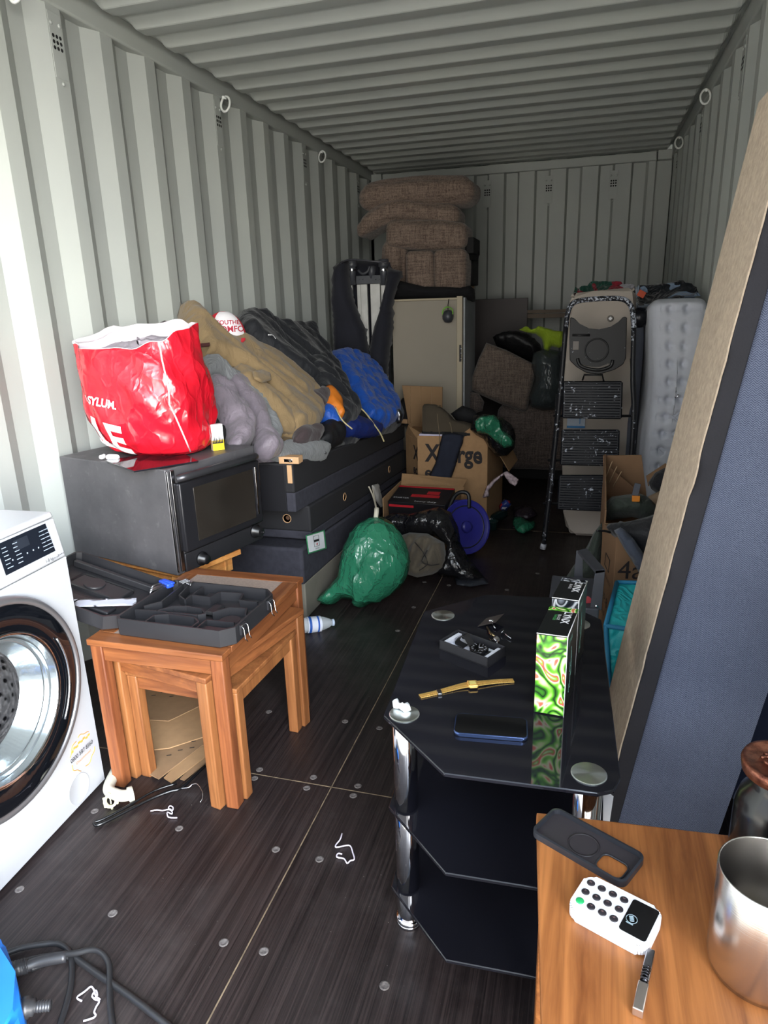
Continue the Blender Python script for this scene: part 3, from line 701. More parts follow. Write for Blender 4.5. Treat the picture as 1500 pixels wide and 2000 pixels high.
# ---------------- washing machine ----------------
W0 = V((.533, 1.212, 0)); wd = V((.049, -.9988, 0)); wo = V((.9988, .049, 0)); UPZ = V((0, 0, 1))
def Wp(u, z, o=0): return W0+wd*u+wo*o+UPZ*z
ENAM = P((166, 167, 171), .3, var=.01, spec=.5)
root = thing('washing_machine', 'white front-loading washing machine with black-rimmed glass door', 'washing machine', Wp(.3, 0, -.25))
fr_ = [V((.002, .014)), V((.598, .014)), V((.598, .693)), V((.002, .693))]; cir = [V((.30+.19*math.cos(2*PI*i/48), .43+.19*math.sin(2*PI*i/48))) for i in range(48)]
vo, eo, fo, *_ = delaunay_2d_cdt(fr_+cir, [(i, (i+1) % 4) for i in range(4)]+[(4+i, 4+(i+1) % 48) for i in range(48)], [], 0, 1e-6)
b = B(); b.add([Wp(p.x, p.y) for p in vo], [f[::-1] for f in fo if (sum((vo[k] for k in f), V((0, 0)))/3-V((.30, .43))).length > .1885])
for u0, z0, u1, z1 in ((0, .012, 0, .695), (0, .695, .6, .695), (.6, .695, .6, .012), (.6, .012, 0, .012)):
    du, dz = (.002 if u0 == u1 == 0 else -.002 if u0 == u1 else 0), (.002 if z0 == z1 == .012 else -.002 if z0 == z1 else 0)
    b.add([Wp(u0+du, z0+dz), Wp(u1+du, z1+dz), Wp(u1, z1, -.003), Wp(u0, z0, -.003), Wp(u1, z1, -.52), Wp(u0, z0, -.52)], [(0, 1, 2, 3), (3, 2, 4, 5)])
b.add([Wp(0, .012, -.52), Wp(.6, .012, -.52), Wp(.6, .695, -.52), Wp(0, .695, -.52)], [(0, 1, 2, 3)])
obj('cabinet', b, ENAM, root)
b = B().hexa([Wp(.6, .697, 0), Wp(0, .697, 0), Wp(0, .697, -.52), Wp(.6, .697, -.52), Wp(.6, .800, -.016), Wp(0, .800, -.016), Wp(0, .800, -.52), Wp(.6, .800, -.52)], .006, 3); cp_ = obj('control_panel', b, ENAM, root)
b = B().hexa([Wp(.6, .801, -.018), Wp(0, .801, -.018), Wp(0, .801, -.52), Wp(.6, .801, -.52), Wp(.6, .816, -.024), Wp(0, .816, -.024), Wp(0, .816, -.52), Wp(.6, .816, -.52)], .004, 2); obj('top_cover', b, ENAM, root)
pn = (wo+UPZ*.155).normalized(); pu = (UPZ-wo*.155).normalized()
def Pp(u, z, o=.0): return Wp(u, z, -.155*(z-.697))+pn*o
b = B().prism([Pp(.20, .722, .0002), Pp(.032, .722, .0002), Pp(.037, .796, .0002), Pp(.2, .796, .0002)][::-1], pn*.0012); dp = obj('display', b, P((20, 24, 32), .12, var=.05), cp_)
b = B(); rr = random.Random(2)
for uu in (.185, .150, .062, .045):
    for k in range(6): b.box(Pp(uu-.004*rr.random(), .735+.0095*k, .0018), (.0008, .012+.006*rr.random(), .0016), rot=None)
for uu in (.168, .12, .1, .082): b.lathe([(.0022, 0), (.0022, .0004)], Pp(uu, .748, .0014), pn, 12)
obj('display_legends', b, P((150, 160, 172), .5), dp)
b = B(); b.prism([Pp(.150, .764, .0015), Pp(.105, .764, .0015), Pp(.105, .788, .0015), Pp(.15, .788, .0015)][::-1], pn*.0004); obj('digit_window', b, P((34, 38, 46), .2), dp)
b = text('1-8 kg', Pp(.072, .7045, .0004), -wd, pu, .011); b = text('1400 rpm', Pp(.048, .7045, .0004), -wd, pu, .0055, b=b); b = text('A+++', Pp(.030, .7045, .0004), -wd, pu, .010, b=b); obj('rating_lettering', b, INK, cp_)
DC = Wp(.30, .43, 0)
b = B(); b.lathe([(.262, .0), (.262, .014), (.257, .022), (.248, .024), (.244, .020), (.244, .0)], DC, wo, 72, False); dr = obj('door_ring', b, P((128, 126, 128), .35, .7), root)
b = B(); b.lathe([(.245, .018), (.22, .022), (.183, .020), (.178, .014)], DC, wo, 72, False); obj('door_glass', b, P((9, 11, 15), .06, var=.02, spec=.6), dr)
b = B(); b.lathe([(.179, .012), (.182, .021), (.176, .023), (.172, .018)], DC, wo, 72, False); obj('chrome_ring', b, CHROME, dr)
b = B(); b.lathe([(.174, .016), (.166, .002), (.152, -.03), (.138, -.05), (.132, -.06)], DC, wo, 64, False); b.lathe([(.164, .004), (.160, -.01), (.157, -.012), (.153, -.006)], DC, wo, 64, False)
gm = NT('door_bowl'); gm.col(srgb((150, 158, 162))); gm.bump(gm.noise(12), .3, .004); obj('glass_bowl', b, gm.done(.12, .75, .5), dr)
def drum():
    t = NT('drum_steel'); vv = t.n('TexVoronoi'); vv.inputs['Scale'].default_value = 48; t.l(t.co.outputs['Object'], vv.inputs['Vector'])
    t.col(t.ramp(vv.outputs['Distance'], [(.22, (.01, .01, .012)), (.36, srgb((150, 150, 152)))])); t.bump(vv.outputs['Distance'], .8, .01); return t.done(.22, .9, .5)
b = B(); b.lathe([(.133, -.058), (.150, -.10), (.150, -.22), (.11, -.25), (.0005, -.25)], DC, wo, 48, False); obj('drum', b, drum(), dr)
b = B(); pts = [DC+(wd*-math.cos(a)+UPZ*math.sin(a))*.206+wo*.026 for a in [math.radians(-38+i*4) for i in range(17)]]; b.tube(pts, .0028, 8); obj('door_handle', b, P((176, 178, 182), .2, .9), dr)
b = B(); b.lathe([(.042, .0004), (.042, .0012), (.041, .0014), (.040, .0010), (.0005, .0010)], Wp(.105, .062), wo, 40); obj('filter_cover', b, ENAM, root)
STK = P((226, 150, 62), .6, var=.25, vs=90)
b = text('0800 587 8560', Wp(.117, .150, .0002), -wd, UPZ*1, .0175, width=.093, bold=.01); b2 = obj('phone_number', b, INK, root)
b = text('Discontinued', Wp(.098, .133, .0002), -wd, UPZ, .011, width=.06); n0 = wo*.0006
for a0, a1 in ((.3, 1.2), (1.4, 2.3), (-1.2, -.2), (-2.4, -1.6), (3.5, 3.9)):
    pts = [Wp(.068, .153, .0008)+(wd*math.cos(a)*.05+UPZ*math.sin(a)*.05)*(1+.05*math.sin(9*a)) for a in [a0+(a1-a0)*i/10 for i in range(11)]]; b.tube(pts, .0011, 5)
for k in range(8): p = Wp(.105-.010*k, .184-.0015*abs(k-4)+.004*(k % 2), .0007); b.box(p, (.0006, .0085, .006), rot=None)
obj('torn_sticker', b, STK, root)
# ---------------- nest of tables ----------------
OAK = wood((96, 50, 30), (140, 84, 50), 2, 1.1, .4); OAKX = wood((94, 50, 28), (138, 84, 48), 0, 1.1, .4); OAKY = wood((98, 54, 32), (138, 86, 50), 1, 1.1, .4)
OAKL = wood((108, 64, 36), (150, 98, 58), 2, 1.1, .4)
TILE = P((150, 132, 122), .35, var=.18, vs=160, bump=.1)
def ntable(label, A, ang, w_, d, h, leg=.036, ap=.05, th=.018, mats=(OAK, OAKX, OAKY), inset=False, group=None):
    M = Matrix.Translation(A) @ Matrix.Rotation(ang, 4, 'Z'); r = thing('nesting_table', label, 'table', M @ V((w_/2, d/2, 0)), group)
    if inset:
        f = .045
        for a, c in (((-.004, -.006, h-th), (w_+.004, f, h)), ((-.004, d-f, h-th), (w_+.004, d+.006, h))): obj('top_rail', B(M).bb(a, c, .003), mats[1], r)
        for a, c in (((-.004, f, h-th), (f, d-f, h)), ((w_-f, f, h-th), (w_+.004, d-f, h))): obj('top_rail', B(M).bb(a, c, .002), mats[2], r)
        obj('tiled_inset', B(M).bb((f, f, h-th), (w_-f, d-f, h-.0015)), TILE, r)
    else: obj('table_top', B(M).bb((-.002, -.002, h-th), (w_+.002, d+.002, h), .003), mats[2], r)
    for x in (0, w_-leg):
        for y in (0, d-leg): obj('leg', B(M).bb((x, y, 0), (x+leg, y+leg, h-th), .004), mats[0], r)
    for a, c, m in (((leg, .006, h-th-ap), (w_-leg, .024, h-th), 1), ((leg, d-.024, h-th-ap), (w_-leg, d-.006, h-th), 1), ((.006, leg, h-th-ap), (.024, d-leg, h-th), 2), ((w_-.024, leg, h-th-ap), (w_-.006, d-leg, h-th), 2)): obj('apron', B(M).bb(a, c, .001), mats[m], r)
    return r
ntable('largest wooden nesting table, with the open black tool case on top', (.566, 1.203, 0), .0, .395, .520, .468, ap=.046, inset=True, group=None)
ntable('middle wooden nesting table, slid askew just under the largest one', (.579, 1.252, 0), -.186, .342, .452, .402, .034, .036, .016, mats=(OAKL, OAKX, OAKY))
ntable('smallest and lowest wooden nesting table of the three', (.618, 1.262, 0), -.05, .350, .352, .346, .032, .040, .014, mats=(OAKL, OAKX, OAKL))
# tool case
Mx = Matrix.Translation((.632, 1.232, .4685)) @ Matrix.Rotation(-.02, 4, 'Z')
root = thing('tool_case', 'open empty black plastic power tool case on the largest nesting table', 'tool case', Mx @ V((.17, .14, 0)))
CASE = P((36, 36, 39), .42, var=.08, bump=.15, bs=400, bd=.0005)
def tray(M, w_, d, h, ch=.03, fl=.35):
    o = [(ch*.4, 0), (w_-ch, 0), (w_, ch), (w_, d-ch), (w_-ch, d), (ch*.4, d), (0, d-ch*.4), (0, ch*.4)]; c = V((w_/2, d/2)); vs = []; fs = []
    def ring(k, z): return [(c.x+(x-c.x)*k, c.y+(y-c.y)*k, z) for x, y in o]
    for k, z in ((.95, 0), (1, .006), (1, h), (.965, h), (.95, h*fl)): vs += ring(k, z)
    n = 8
    for k in range(4):
        for i in range(n): j = (i+1) % n; fs.append((k*n+i, k*n+j, k*n+n+j, k*n+n+i))
    fs += [tuple(range(n))[::-1], tuple(range(4*n, 5*n))]; b = B(M); b.add(vs, fs); return b
b = tray(Mx, .345, .275, .052); cs = obj('case_base', b, CASE, root)
b = B(Mx)
def rib(pts, z0=.018, z1=.045, t=.0022):
    pts = [V((x, y)) for x, y in pts]
    for a, c in zip(pts[:-1], pts[1:]):
        d = (c-a).normalized(); nn_ = V((-d.y, d.x))*t; b.hexa([(*(a-nn_), z0), (*(c-nn_), z0), (*(c+nn_), z0), (*(a+nn_), z0), (*(a-nn_), z1), (*(c-nn_), z1), (*(c+nn_), z1), (*(a+nn_), z1)])
rib([(.01, .075), (.075, .082), (.10, .12), (.14, .128), (.19, .125), (.215, .098), (.20, .085), (.11, .08), (.075, .082)])
rib([(.085, .012), (.085, .055), (.12, .072), (.20, .07), (.225, .05), (.225, .012)]); rib([(.24, .02), (.24, .065), (.32, .068)])
rib([(.06, .26), (.075, .19), (.11, .165), (.11, .26)]); rib([(.11, .2), (.17, .2), (.18, .24), (.25, .245), (.265, .2), (.32, .2)]); rib([(.23, .11), (.26, .15), (.31, .155), (.325, .12)]); rib([(.02, .1), (.05, .14), (.04, .26)])
b.bb((.10, .085, .018), (.2, .122, .03), .004); b.bb((.24, .03, .018), (.31, .05, .036), .003); b.bb((.13, .205, .018), (.165, .26, .028), .004); b.bb((.19, .13, .018), (.225, .19, .032), .008); b.cyl((.285, .105, .018), (.285, .105, .03), .028, n=24)
obj('moulded_ribs', b, CASE, cs)
WIRE = P((196, 196, 200), .2, 1)
for y in (.06, .215):
    b = B(Mx); b.box((.349, y, .035), (.006, .028, .028), .001); lt = obj('latch', b, P((60, 60, 64), .35, .6), root)
    b = B(Mx)
    for dy in (-.011, .011): b.tube([(.352, y+dy, .046), (.358, y+dy, .040), (.360, y+dy, .012), (.366, y+dy*.9, .004)], .0014, 6)
    b.tube([(.352, y-.011, .046), (.352, y+.011, .046)], .0014, 6); obj('latch_wire', b, WIRE, lt)
Ml = Mx @ Matrix.Translation((-.004, 0, .046)) @ Matrix.Rotation(math.radians(13), 4, 'Y') @ Matrix.Translation((-.335, .0, -.046))
b = tray(Ml, .335, .27, .046, fl=.3); lid = obj('case_lid', b, CASE, root)
b = B(Ml); b.bb((.05, .05, .014), (.28, .09, .024), .004); b.bb((.08, .12, .014), (.26, .2, .022), .01); b.bb((.02, .225, .014), (.3, .24, .034), .003); b.cyl((.15, .16, .02), (.15, .16, .028), .03); obj('lid_ribs', b, CASE, lid)
b = B(Ml); b.inflate([(.20, .02, .03), (.325, .115, .033), (.30, .15, .033), (.17, .05, .03)], (0, 0, 1), .001, .0005, .01, .01, .004, 14, 2); small('instruction_slip', 'white printed paper strip lying in the lid of the tool case', 'paper', b, P((176, 178, 190), .8))
# hex keys in a blue holder
hp = Z(325, 1142, .515)
r = thing('hex_key_set', 'bundle of hex keys in a blue holder inside the tool case', 'hex keys', hp-V((0, 0, .01)))
b = B(); b.box(hp+V((0, 0, .004)), (.055, .022, .014), .004, RZ(-.5)); b.box(hp+V((.012, -.004, .012)), (.045, .012, .006), .002, RZ(-.35)); obj('holder', b, P((36, 74, 196), .4), r)
b = B(); ax = V((math.cos(1.1), math.sin(1.1), 0)); px_ = V((ax.y, -ax.x, 0))
for k in range(8):
    o_ = hp+px_*(k-3.5)*.0055+V((0, 0, .004+.001*(k % 3))); L = .035+.005*k
    b.tube([o_+ax*.022, o_-ax*(L*.8), o_-ax*(L*.8+.006)+V((0, 0, -.002)), o_-ax*(L*.82+.008)+V((0, 0, -.012))], .0016+.0002*k, 6)
obj('keys', b, STEEL, r)
b = B()
for k in range(3): p = hp+V((.036+.008*k, .012-.004*k, .006)); b.tube([p, p+V((.012, .02, .003)), p+V((.026, .016, .001)), p+V((.03, -.006, 0))], .0028, 6)
small('metal_bracket', 'silver bent wire brackets beside the blue key holder', 'bracket', b, STEEL)
# ---------------- things on the floor, near left ----------------
CARD = P((158, 124, 88), .85, var=.08, vs=30, bump=.15, bs=200); CARDD = P((138, 108, 78), .85, var=.08, vs=30)
sheets = [([(240,1335),(330,1320),(395,1345),(400,1375),(330,1410),(258,1405)], .020), ([(252,1385),(300,1378),(400,1372),(412,1400),(400,1440),(330,1462),(265,1468)], .015), ([(268,1475),(300,1462),(380,1418),(402,1412),(405,1450),(310,1522),(290,1512),(278,1505)], .010), ([(320,1520),(400,1440),(404,1478),(335,1530)], .005), ([(352,1523),(404,1470),(402,1492),(360,1526)], .002)]
for i, (pp, z) in enumerate(sheets):
    q = [Z(x, y, z) for x, y in pp]; c = sum(q, V())/len(q); q = [V((p.x, p.y, z+(.004*noise.noise(p*7)))) for p in q]
    b = B().prism(q, (0, 0, .0035)); o = obj('cardboard_sheet', b, CARD if i % 2 else CARDD)
    tag(o, ['topmost flattened cardboard sheet, at the back under the nest of tables', 'large plain flattened cardboard sheet under the middle of the nest of tables', 'flattened cardboard sheet with slots, front of the pile under the tables', 'narrow folded cardboard strip peeking out beneath the front sheet', 'lowest cardboard sheet of the pile, its corner nearest the coat hanger'][i], 'cardboard', 'cardboard sheets under the nest of tables')
    if i in (0, 2):
        b = B(); cx_ = [(300, 1358), (318, 1352), (335, 1360)] if i == 0 else [(375, 1460), (352, 1465), (378, 1448), (330, 1475)]
        for x, y in cx_: p = Z(x, y, z+.006); b.box(p, (.014, .003, .0006), rot=RZ(.5))
        obj('slots', b, INK, o)
# plastic pipe pieces by the machine
PLAS = P((206, 204, 188), .5, var=.1, vs=60)
r = thing('drain_elbow', 'dirty white plastic drain elbow on the floor beside the washing machine', 'pipe', Z(235, 1555, .0))
b = B(); pts = smooth_pts([(.548, 1.245, .022), Z(212, 1540, .026), Z(228, 1552, .026), Z(244, 1554, .026), Z(258, 1550, .026)], 6); b.tube(pts, .0155, 16)
e = pts[-1]; dd = (pts[-1]-pts[-3]).normalized(); b.lathe([(.0155, -.012), (.0205, -.010), (.0205, .003), (.0155, .003), (.0145, -.008)], e, dd, 24, False); pb = obj('pipe_body', b, PLAS, r)
b = B(); b.lathe([(.0005, 0), (.0148, 0)], e-dd*.006, dd, 20, False); obj('pipe_bore', b, P((60, 48, 42), .8), pb)
b = B(); c = Z(216, 1564, .02); nn_ = V((.35, -.8, .45)).normalized(); b.lathe([(.012, -.008), (.0185, -.008), (.0185, .006), (.012, .006), (.012, -.008)], c, nn_, 24, False)
u_ = nn_.orthogonal().normalized(); w_ = nn_.cross(u_)
for k in range(6): a = k*PI/3; b.box(c+(u_*math.cos(a)+w_*math.sin(a))*.019, (.005, .005, .008), .001)
b.box(c, (.003, .003, .02), .001); obj('nut', b, P((196, 194, 160), .5, var=.1), r)
# coat hanger
r = thing('coat_hanger', 'black plastic coat hanger with a wire hook lying on the floor', 'hanger', Z(280, 1570, .0))
b = B(); p = [Z(184, 1608, .008), Z(192, 1611, .008), Z(232, 1592, .008), Z(290, 1562, .009), Z(330, 1546, .010), Z(352, 1540, .010), Z(375, 1520, .012), Z(400, 1496, .012)]; b.tube(smooth_pts(p, 4), .0048, 8)
p = [Z(184, 1606, .010), Z(205, 1598, .010), Z(245, 1577, .012), Z(300, 1545, .014), Z(345, 1530, .014)]; b.tube(smooth_pts(p, 4), .0038, 8); obj('hanger_bar', b, P((16, 16, 18), .25), r)
b = B(); b.tube(smooth_pts([Z(352, 1540, .010), Z(368, 1538, .012), Z(376, 1532, .018), Z(386, 1532, .022), Z(395, 1545, .02), Z(396, 1558, .012), Z(391, 1567, .006)], 5), .0019, 8); obj('hook', b, P((190, 190, 194), .25, 1), r)
STR = P((226, 216, 232), .7, var=.02)
def string(label, pts, rr, close=False):
    b = B(); b.tube(smooth_pts([Z(x, y, .0035+.0008*(i % 2)) for i, (x, y) in enumerate(pts)], 3), rr, 6); tag(obj('string', b, STR), label, 'string')
string('curly scrap of white string between the coat hanger and the tables', [(294,1584),(306,1582),(318,1583),(330,1581),(336,1584),(338,1577),(332,1574),(329,1579),(335,1582),(336,1590),(327,1586),(329,1596),(346,1597)], .0017)
string('hooked scrap of white string alone on the floor left of the glass stand', [(668,1628),(664,1640),(656,1650),(657,1655),(672,1652),(684,1652),(689,1665),(692,1678),(684,1681),(678,1686),(672,1677),(658,1674),(660,1667),(668,1668)], .0018)
string('tangled white string on the floor inside the loops of black cable', [(160,1955),(152,1951),(152,1946),(166,1936),(177,1927),(183,1932),(187,1945),(195,1952),(190,1953),(180,1946),(187,1934),(190,1944),(184,1951),(194,1955),(188,1966),(184,1977),(187,1982),(182,1988),(163,1994)], .0018)
# cables
CAB = P((30, 30, 32), .45, bump=.1)
cb = [([(2,1866),(40,1852),(80,1845),(112,1843),(133,1855),(140,1875),(139,1920),(130,1960),(114,2010)], 'black cable loop nearest the blue hose reel, running over the others'), ([(20,1885),(90,1868),(145,1862),(180,1855),(200,1862),(213,1885),(214,1930),(216,1970),(222,2015)], 'black cable making the wider right-hand loop on the floor'), ([(60,1892),(100,1876),(140,1867),(160,1880),(200,1908),(250,1942),(300,1980),(350,2020)], 'thick black printed cable running off towards the bottom of the floor')]
for i, (pp, lb) in enumerate(cb):
    N = len(pp); pts = [Z(x, y, .009+.016*i*math.sin(PI*min(1, k/(N-1)*1.2))**2 if i < 2 else .008) for k, (x, y) in enumerate(pp)]
    b = B(); b.tube(smooth_pts(pts, 6), .0062 if i < 2 else .0075, 10); tag(obj('power_cable', b, CAB), lb, 'cable')
b = B(); b.tube(smooth_pts([Z(52, 1888, .012), Z(80, 1878, .012), Z(130, 1868, .012)], 5), .0115, 12); b.tube([Z(10, 1897, .014), Z(54, 1887, .013)], .014, 12)
for k in range(7): b.cyl(Z(14+k*6, 1896-k*1.5, .014), Z(16+k*6, 1895-k*1.5, .014), .0158, n=12)
small('hose_connector', 'black ribbed hose connector at the blue reel', 'connector', b, P((44, 44, 47), .4))
# blue reel / jack at left edge
BLU = P((36, 120, 214), .4, var=.05)
r = thing('pressure_washer', 'blue and black appliance cut off by the left edge, near the cables', 'appliance', (.70, .56, 0))
def quadp(pp, z0, z1): return B().hexa([Z(x, y, z0) for x, y in pp]+[V((*Z(x, y, z0).xy, z1)) for x, y in pp], .006, 3)
b = B(); bp = [V((.60, .690, 0)), V((.745, .645, 0)), V((.825, .592, 0)), V((.885, .540, 0)), V((.91, .46, 0)), V((.60, .40, 0))]; b.prism(bp, (0, 0, .11), .012); obj('blue_body', b, BLU, r)
b = B(); b.prism([p*.5+V((.37, .27, .112)) for p in bp], (0, 0, .045), .006); obj('black_panel', b, P((26, 28, 32), .4), r)
b = B(); q = V((.845, .572, .05)); b.lathe([(.019, 0), (.019, .014), (.015, .016), (.015, .022), (.009, .024), (.009, .05), (.0075, .052)], q, (.85, .35, -.05), 20); 
for k in range(5): b.lathe([(.0095, .028+.005*k), (.0105, .030+.005*k), (.0095, .032+.005*k)], q, (.85, .35, -.05), 16, False)
obj('hose_fitting', b, P((54, 54, 56), .35, .3), r)
# ---------------- oven, its table ----------------
B_ = V((.548, 1.662, 0)); fd_ = V((.25, .968, 0)).normalized(); sd_ = V((.968, -.25, 0)).normalized(); FWD = sd_
A_ = B_-sd_*.530; C_ = B_+fd_*.420; D2 = A_+fd_*.42; OZ, OT = .462, .82
def Op(f, z, o=0): return B_+fd_*f+sd_*o+UPZ*z      # f along the front, o outwards
root = thing('side_table', 'orange wooden side table holding the oven, mostly hidden behind the nest of tables', 'table', (.33, 1.85, 0))
PINE = wood((168, 104, 52), (206, 146, 82), 1, 1, .45)
b = B().hexa([V((.05, 1.80, .442)), V((.545, 1.69, .442)), V((.630, 1.945, .442)), V((.06, 2.1, .442)), V((.05, 1.80, .4615)), V((.545, 1.69, .4615)), V((.630, 1.945, .4615)), V((.06, 2.1, .4615))], .002); obj('table_top', b, PINE, root)
b = B().hexa([V((.12, 1.83, .385)), V((.525, 1.72, .385)), V((.60, 1.93, .385)), V((.12, 2.04, .385)), V((.12, 1.83, .442)), V((.525, 1.72, .442)), V((.60, 1.93, .442)), V((.12, 2.04, .442))], .002); obj('apron', b, PINE, root)
for x, y in ((.11, 1.83), (.50, 1.735), (.575, 1.91), (.11, 2.03)): obj('leg', B().box((x, y, .2205), (.035, .035, .441), .003), PINE, root)
def ovm():
    t = NT('worn_steel'); f = t.noise(3, None, 6, .7); c = t.ramp(f, [(.35, srgb((78, 77, 80))), (.7, srgb((100, 98, 101)))]); g = t.noise(22, None, 5, .7); c = t.mix(t.ramp(g, [(.58, (0, 0, 0)), (.75, (.3, .3, .3))]), c, srgb((150, 148, 148)))
    t.col(c); return t.done(t.ramp(t.noise(8), [(.3, (.38,)*3), (.7, (.55,)*3)]), .35, .5)
OVM = ovm()
root = thing('countertop_oven', 'grey steel countertop oven with dark glass door carrying the red bag', 'oven', (B_+D2)/2+UPZ*OZ)
P4 = [A_, B_, C_, D2]
b = B().hexa([p+UPZ*OZ for p in P4]+[p+UPZ*OT for p in P4], .004); obj('casing', b, OVM, root)
for f0, f1 in ((.0, .004), (.014, .030)): obj('steel_trim', B().hexa([Op(f0, OZ+.012, 0), Op(f0, OZ+.012, .008), Op(f1, OZ+.012, .008), Op(f1, OZ+.012, 0), Op(f0, OT-.006, 0), Op(f0, OT-.006, .008), Op(f1, OT-.006, .008), Op(f1, OT-.006, 0)], .0015), P((140, 140, 144), .25, 1), root)
def fbox(f0, f1, z0, z1, o0, o1, bev=.002): return B().hexa([Op(f0, z0, o1), Op(f1, z0, o1), Op(f1, z0, o0), Op(f0, z0, o0), Op(f0, z1, o1), Op(f1, z1, o1), Op(f1, z1, o0), Op(f0, z1, o0)], bev)
dr = obj('door', fbox(.03, .415, OZ+.075, OT-.05, 0, .024, .006), P((40, 40, 44), .3, .5), root)
obj('door_glass', fbox(.085, .375, OZ+.10, OT-.075, .024, .026, .001), P((34, 31, 28), .12, var=.3, vs=6), dr)
b = B(); b.tube(smooth_pts([Op(.035, OT-.036, .012), Op(.07, OT-.03, .034), Op(.22, OT-.027, .045), Op(.37, OT-.03, .034), Op(.41, OT-.036, .012)], 8), .013, 12); obj('door_handle', b, P((70, 70, 74), .3, .7), dr)
obj('edge_strip', fbox(.385, .392, OZ+.11, OT-.07, .024, .028, .001), CHROME, dr)
obj('control_strip', fbox(.03, .418, OZ+.004, OZ+.068, 0, .012, .003), P((38, 38, 41), .4, .3), root)
for f in (.375,): b = B(); b.lathe([(.026, 0), (.026, .006), (.018, .008), (.018, .03), (.014, .032), (.0005, .032)], Op(f, OZ+.045, .012), sd_, 24); b.box(Op(f, OZ+.045, .045), (.02, .008, .008), .002); obj('knob', b, P((18, 18, 20), .35), root)
for f in (.10,): b = B(); b.lathe([(.024, 0), (.024, .006), (.016, .008), (.016, .026), (.0005, .027)], Op(f, OZ+.03, .012), sd_, 24); obj('knob', b, P((18, 18, 20), .35), root)
# glass plate, earbuds, small box on the oven
b = B(); q = [Z(205, 902, OT+.002), Z(262, 923, OT+.002), Z(388, 903, OT+.002), Z(345, 880, OT+.002)]; b.prism(q, (0, 0, .005), .001); small('glass_panel', 'square black glass panel lying under the red bag on the oven', 'glass panel', b, GLASS)
r = thing('earbud_case', 'small white earbuds and case on the near corner of the oven', 'earbuds', Z(220, 895, OT))
c = Z(222, 893, OT+.011); b = B(); b.cushion(c, (.045, .022, .018), .009, .001, RZ(.15)); obj('case_shell', b, WHITE, r)
b = B(); c = Z(201, 893, OT+.009); b.cushion(c, (.016, .02, .014), .006, .0); b.cushion(c+V((.006, .002, .004)), (.01, .012, .012), .005, 0); obj('earbud', b, WHITE, r)
r = thing('product_box', 'small white and yellow carton standing on the oven right of the bag', 'box', Z(428, 880, OT))
c0, c1 = Z(417, 881, OT+.0005), Z(439, 878, OT+.0005); dx = (c1-c0); dy = V((-dx.y, dx.x, 0)).normalized()*.022; hh = .092
def part_box(z0, z1, g=0): return B().hexa([c0-dy*g+UPZ*z0, c1-dy*g+UPZ*z0, c1+dy*(1+g)+UPZ*z0, c0+dy*(1+g)+UPZ*z0, c0-dy*g+UPZ*z1, c1-dy*g+UPZ*z1, c1+dy*(1+g)+UPZ*z1, c0+dy*(1+g)+UPZ*z1], .0008)
obj('carton', part_box(0, hh), P((228, 228, 230), .5), r); obj('yellow_band', part_box(0.0002, hh*.40, .01), P((236, 196, 30), .5), r)
b = B(); u_ = dx.normalized(); L = dx.length
for k in range(7): p = c0+u_*L*(.06+.135*k)-dy*.03+UPZ*(hh*.40); h_ = hh*(.06+.09*((k*5) % 3)/2); b.hexa([p-u_*.003+UPZ*-.012, p+u_*.003+UPZ*-.012, p+u_*.003-dy*.02+UPZ*-.012, p-u_*.003-dy*.02+UPZ*-.012, p-u_*.0006+UPZ*h_, p+u_*.0006+UPZ*h_, p+u_*.0006-dy*.02+UPZ*h_, p-u_*.0006-dy*.02+UPZ*h_])
obj('black_pattern', b, INK, r)
# ---------------- red carrier bag ----------------
def redbag():
    t = NT('red_plastic'); f = t.noise(7, None, 5, .6, .4); t.col(t.ramp(f, [(.3, srgb((184, 16, 34))), (.7, srgb((206, 28, 46)))]))
    w_ = t.math('ADD', t.crease(7, .12), t.math('MULTIPLY', t.crease(19, .05), .35)); t.bump(w_, .5, .020); return t.done(.22, 0, .55)
rows = [(.000, .225, .520, .10), (.012, .205, .535, .13), (.05, .172, .550, .155), (.12, .145, .560, .172), (.20, .128, .556, .178), (.29, .115, .540, .172), (.36, .110, .528, .16), (.405, .108, .520, .150)]
BY = 1.93
def bagf(u, v, inn=0):
    k = v*(len(rows)-1); i = min(int(k), len(rows)-2); f = k-i; r0, r1 = rows[i], rows[i+1]
    z, xl, xr, ry = [r0[j]*(1-f)+r1[j]*f for j in range(4)]; a = 2*PI*u
    c, s_ = math.cos(a), math.sin(a); e = .78; x = (xl+xr)/2+(xr-xl)/2*math.copysign(abs(c)**e, c)*(1-inn); y = BY+ry*math.copysign(abs(s_)**e, s_)*(1-inn)
    z += v**3*(.035*s_+.022*c*(1 if c > 0 else .2)-.012); p = V((x, y, OT+.007+z))
    q = noise.fractal(V((x*7, y*7, z*6+a)), .9, 2, 4); w2 = noise.noise(V((c*3+z*9, s_*3, z*4)))
    out_ = V((c, s_, 0)); p += out_*(q*.012+w2*.014)*min(1, v*4)+V((0, 0, 1))*noise.noise(V((c*2.5, s_*2.5, 3)))*.02*v**4
    return p
b = B(); NU = 96; b.grid(bagf, NU, 60, True)
b.add([bagf(i/NU, 0) for i in range(NU)], [tuple(range(NU))[::-1]]); bagbvh = b.bvh()
root = thing('carrier_bag', 'large glossy red plastic carrier bag with white lettering on the oven', 'bag', (.38, BY, OT))
bb_ = obj('bag_shell', b, redbag(), root)
b = B(); b.grid(lambda u, v: bagf(u, .3+.7*v, .012)+V((0, 0, .0015)), NU, 30, True); obj('white_lining', b, P((214, 204, 210), .5, var=.04), root)
b = B(); b.grid(lambda u, v: bagf(u, .86, .02+.95*v)+V((0, 0, .03*(1-(1-v)**2)*noise.noise(V((u*20, v*4, 0))))), 48, 12, True); obj('bag_contents', b, P((150, 142, 150), .8), root)
